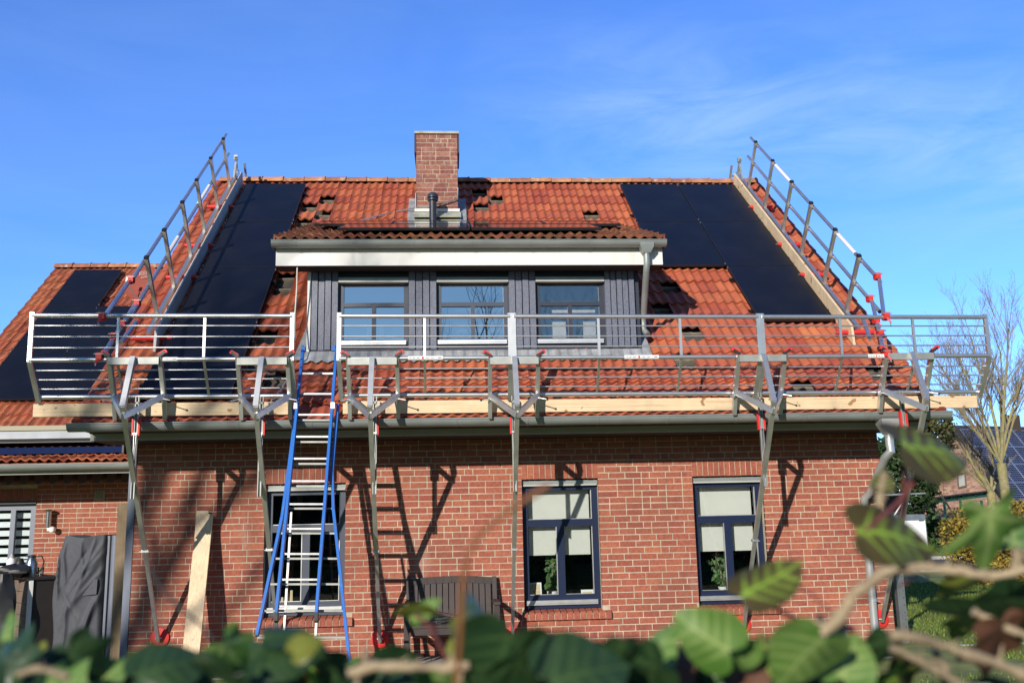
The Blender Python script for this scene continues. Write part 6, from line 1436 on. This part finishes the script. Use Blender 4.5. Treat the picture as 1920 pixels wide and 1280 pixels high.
# middle
lf(770, 1155, 90, .50, 190, ivy_y, 'heart', tilt=.2, roll=1.0, curl=.1, petiole=(838, 1240, .02))
lf(796, 1138, 62, .50, 40, ivy_g, 'lance', tilt=.2, roll=1.0)
lf(905, 1180, 110, .50, -40, ivy_y, 'heart', tilt=.3, roll=1.0)
lf(870, 1205, 70, .50, 60, ivy_y, 'lance', tilt=.3, roll=.4)
lf(888, 1175, 60, .5, -60, ivy_g, 'heart', tilt=.2, roll=.9)
lf(930, 1255, 168, .42, 250, ivy_d, 'heart', tilt=.3, roll=.2, curl=.08)
lf(1000, 1275, 130, .42, 300, ivy_d, 'ivy', tilt=.4, roll=.3)
lf(1108, 1256, 165, .40, 8, ivy_d, 'heart', tilt=.3, roll=.75, curl=.1)
lf(1150, 1245, 100, .42, 250, ivy_d, 'lance', tilt=.2, roll=.4)
lf(1180, 1262, 120, .43, 200, ivy_d, 'ivy', tilt=.4, roll=.4)
lf(1100, 1285, 120, .44, 290, ivy_d, 'ivy', tilt=.4, roll=.3)
# left: mostly dark leaves, so the shadow there sits in the leaf colour
for (px, py, L_, an, mm, sh, ti, ro) in (
    (322, 1246, 128, 15, ivy_d, 'heart', .4, .85), (268, 1252, 90, 150, ivy_d, 'ivy', .4, .5), (395, 1262, 110, 190, ivy_d, 'heart', .4, .6), (440, 1232, 84, -60, ivy_g, 'ivy', .4, .6), (478, 1248, 100, 120, ivy_d, 'heart', .3, .5),
    (545, 1236, 96, 10, ivy_d, 'lance', .3, .9), (520, 1262, 104, 40, ivy_d, 'ivy', .5, .6), (600, 1252, 92, 170, ivy_d, 'ivy', .4, .5), (645, 1268, 86, 60, ivy_g, 'heart', .3, .6), (540, 1186, 88, 8, ivy_d, 'lance', .2, 1.25),
    (165, 1246, 92, -50, ivy_d, 'ivy', .4, .5), (200, 1262, 90, 30, ivy_g, 'ivy', .4, .5), (28, 1215, 96, 80, ivy_d, 'ivy', .4, .6), (10, 1250, 110, 40, ivy_d, 'heart', .4, .5), (88, 1262, 104, 120, ivy_d, 'ivy', .4, .5), (58, 1228, 62, 60, ivy_y, 'heart', .4, .7),
    (128, 1272, 90, 60, ivy_g, 'ivy', .5, .6), (236, 1274, 92, 160, ivy_d, 'ivy', .4, .4), (352, 1276, 90, 30, ivy_d, 'heart', .4, .4), (575, 1206, 58, 30, ivy_y, 'heart', .3, .8), (700, 1272, 80, 120, ivy_d, 'heart', .3, .5), (745, 1268, 72, 60, ivy_d, 'ivy', .4, .5), (12, 1172, 50, 100, ivy_g, 'ivy', .4, .6)):
    lf(px, py, L_, rl.uniform(.40, .50), an, mm, sh, tilt=ti, roll=ro)
for k in range(26):
    px = k * 76 + rl.uniform(-30, 30); lf(px, rl.uniform(1290, 1345), rl.uniform(90, 150), rl.uniform(.44, .60), rl.uniform(0, 360), rl.choice((ivy_d, ivy_d, ivy_g, ivy_b)), rl.choice(('ivy', 'heart')), tilt=rl.uniform(.2, .6), roll=rl.uniform(-.6, .6))
for (px, py) in ((1215, 1270), (1290, 1262), (1560, 1272), (1690, 1290), (1250, 1290)):
    lf(px, py, 100, .52, rl.uniform(0, 360), rl.choice((ivy_d, ivy_b)), 'ivy', tilt=.4, roll=rl.uniform(-.5, .5))
# stems
def stem(pts, rpx, d, m, nm_='stem', wob=2.4):
    P_ = []; R_ = []
    pts3 = [(x, y, d if len(t_) == 0 else t_[0]) for (x, y, *t_) in pts]
    for i in range(len(pts3) - 1):
        for k in range(4):
            f = k / 4; x = pts3[i][0] * (1 - f) + pts3[i + 1][0] * f + rl.uniform(-wob, wob); y = pts3[i][1] * (1 - f) + pts3[i + 1][1] * f + rl.uniform(-wob, wob); dd = pts3[i][2] * (1 - f) + pts3[i + 1][2] * f
            P_.append(atd(x, y, dd)); R_.append(.56 * rpx * dd * PX * (rl.uniform(.72, 1.22) if m is stem_b else rl.uniform(.9, 1.08)))
    x, y, dd = pts3[-1]; P_.append(atd(x, y, dd)); R_.append(rpx * .55 * dd * PX)
    B = MB(); B.tube(P_, R_, 12)
    if m is stem_b:
        for k in range(2, len(P_) - 1, 2):
            dv = (RT * rl.uniform(-1, 1) + UP * rl.uniform(-.4, 1) - FW * rl.uniform(-.3, .6)).normalized(); L_ = R_[k] * rl.uniform(1.6, 3.6); B.tube([P_[k], P_[k] + dv * L_ * .6, P_[k] + dv * L_ + UP * L_ * .2], [R_[k] * .45, R_[k] * .3, R_[k] * .12], 7)
    B.build(nm_, m, ivy, True, 80)
stem([(852, 1330), (862, 1200), (866, 1110), (876, 1040), (900, 1000), (955, 955), (1030, 908)], 10, .34, stem_o, wob=.6)
stem([(842, 1240), (800, 1168), (780, 1150)], 6, .45, stem_r)
stem([(1535, 1190), (1580, 1155), (1600, 1115), (1650, 1078), (1680, 1068)], 19, .45, stem_b)
stem([(1680, 1068), (1740, 1062), (1800, 1070), (1860, 1078), (1935, 1066)], 15, .46, stem_b)
stem([(1690, 1062), (1730, 1048), (1780, 1060), (1830, 1062)], 10, .48, stem_d)
stem([(1668, 1190), (1740, 1200), (1810, 1222), (1870, 1245), (1940, 1275)], 18, .44, stem_b)
stem([(1672, 1212), (1730, 1240), (1790, 1275), (1830, 1300)], 14, .44, stem_b)
stem([(1828, 1145), (1870, 1170), (1935, 1195)], 13, .47, stem_b)
stem([(1648, 960), (1650, 920), (1658, 885)], 13, .55, stem_b)
stem([(1690, 975), (1700, 930), (1708, 870), (1712, 840)], 7, .50, stem_r)
stem([(1500, 1095), (1545, 1135), (1590, 1172)], 4.5, .46, stem_r)
stem([(1610, 1130), (1650, 1110), (1720, 1082)], 4, .47, stem_r)
stem([(1752, 1220), (1772, 1250), (1768, 1300)], 14, .46, stem_b)
stem([(1860, 985), (1892, 1000)], 10, .5, stem_b); stem([(1905, 1030), (1912, 1070)], 16, .5, stem_b)
stem([(655, 1262), (700, 1248), (760, 1250), (830, 1250), (880, 1246)], 18, .42, stem_b)
stem([(665, 1290), (680, 1250), (688, 1215)], 12, .43, stem_b)
stem([(860, 1300), (868, 1215), (872, 1190)], 9, .42, stem_b)
stem([(30, 1262), (80, 1252), (130, 1270)], 14, .4, stem_b)
stem([(262, 985), (272, 1040), (290, 1085), (318, 1122), (352, 1150), (378, 1172), (400, 1200)], 5.5, .42, stem_d, wob=.5)
stem([(1180, 1240), (1230, 1222), (1300, 1210), (1280, 1260)], 12, .5, deadleaf)
stem([(985, 1215), (1000, 1240), (1060, 1262)], 15, .45, stem_b)
lf(1870, 1225, 120, .47, -90, deadleaf, 'ivy', tilt=.2, roll=.4)
lf(1240, 1250, 170, .47, 20, deadleaf, 'heart', tilt=.5, roll=.7)
lf(1400, 1262, 80, .46, 90, deadleaf, 'heart', tilt=.5, roll=.7)
# dense hedge body below the frame
rnd = random.Random(91); B = MB()
for k in range(12000):
    p = V((rnd.uniform(1.2, 6.6) if k < 5200 else rnd.uniform(-9, 18), rnd.uniform(-11.0, -10.55), rnd.uniform(GZ, 1.50)))  # long sideways run added out of view to cut ground and sky fill
    if p.z > 1.42 - .10 * abs(math.sin(p.x * 3)): p.z = rnd.uniform(.4, 1.3)
    a = V((rnd.gauss(0, 1), rnd.gauss(0, 1), rnd.gauss(0, 1))).normalized(); b_ = a.cross(V((rnd.gauss(0, 1), rnd.gauss(0, 1), rnd.gauss(0, 1)))).normalized(); s_ = .032 * rnd.uniform(.6, 1.3)
    B.poly([p - a * s_, p + b_ * s_ * .8, p + a * s_, p - b_ * s_ * .8], 0, rnd.random())
o = B.build('inner_foliage', leafg, ivy); o['kind'] = 'stuff'
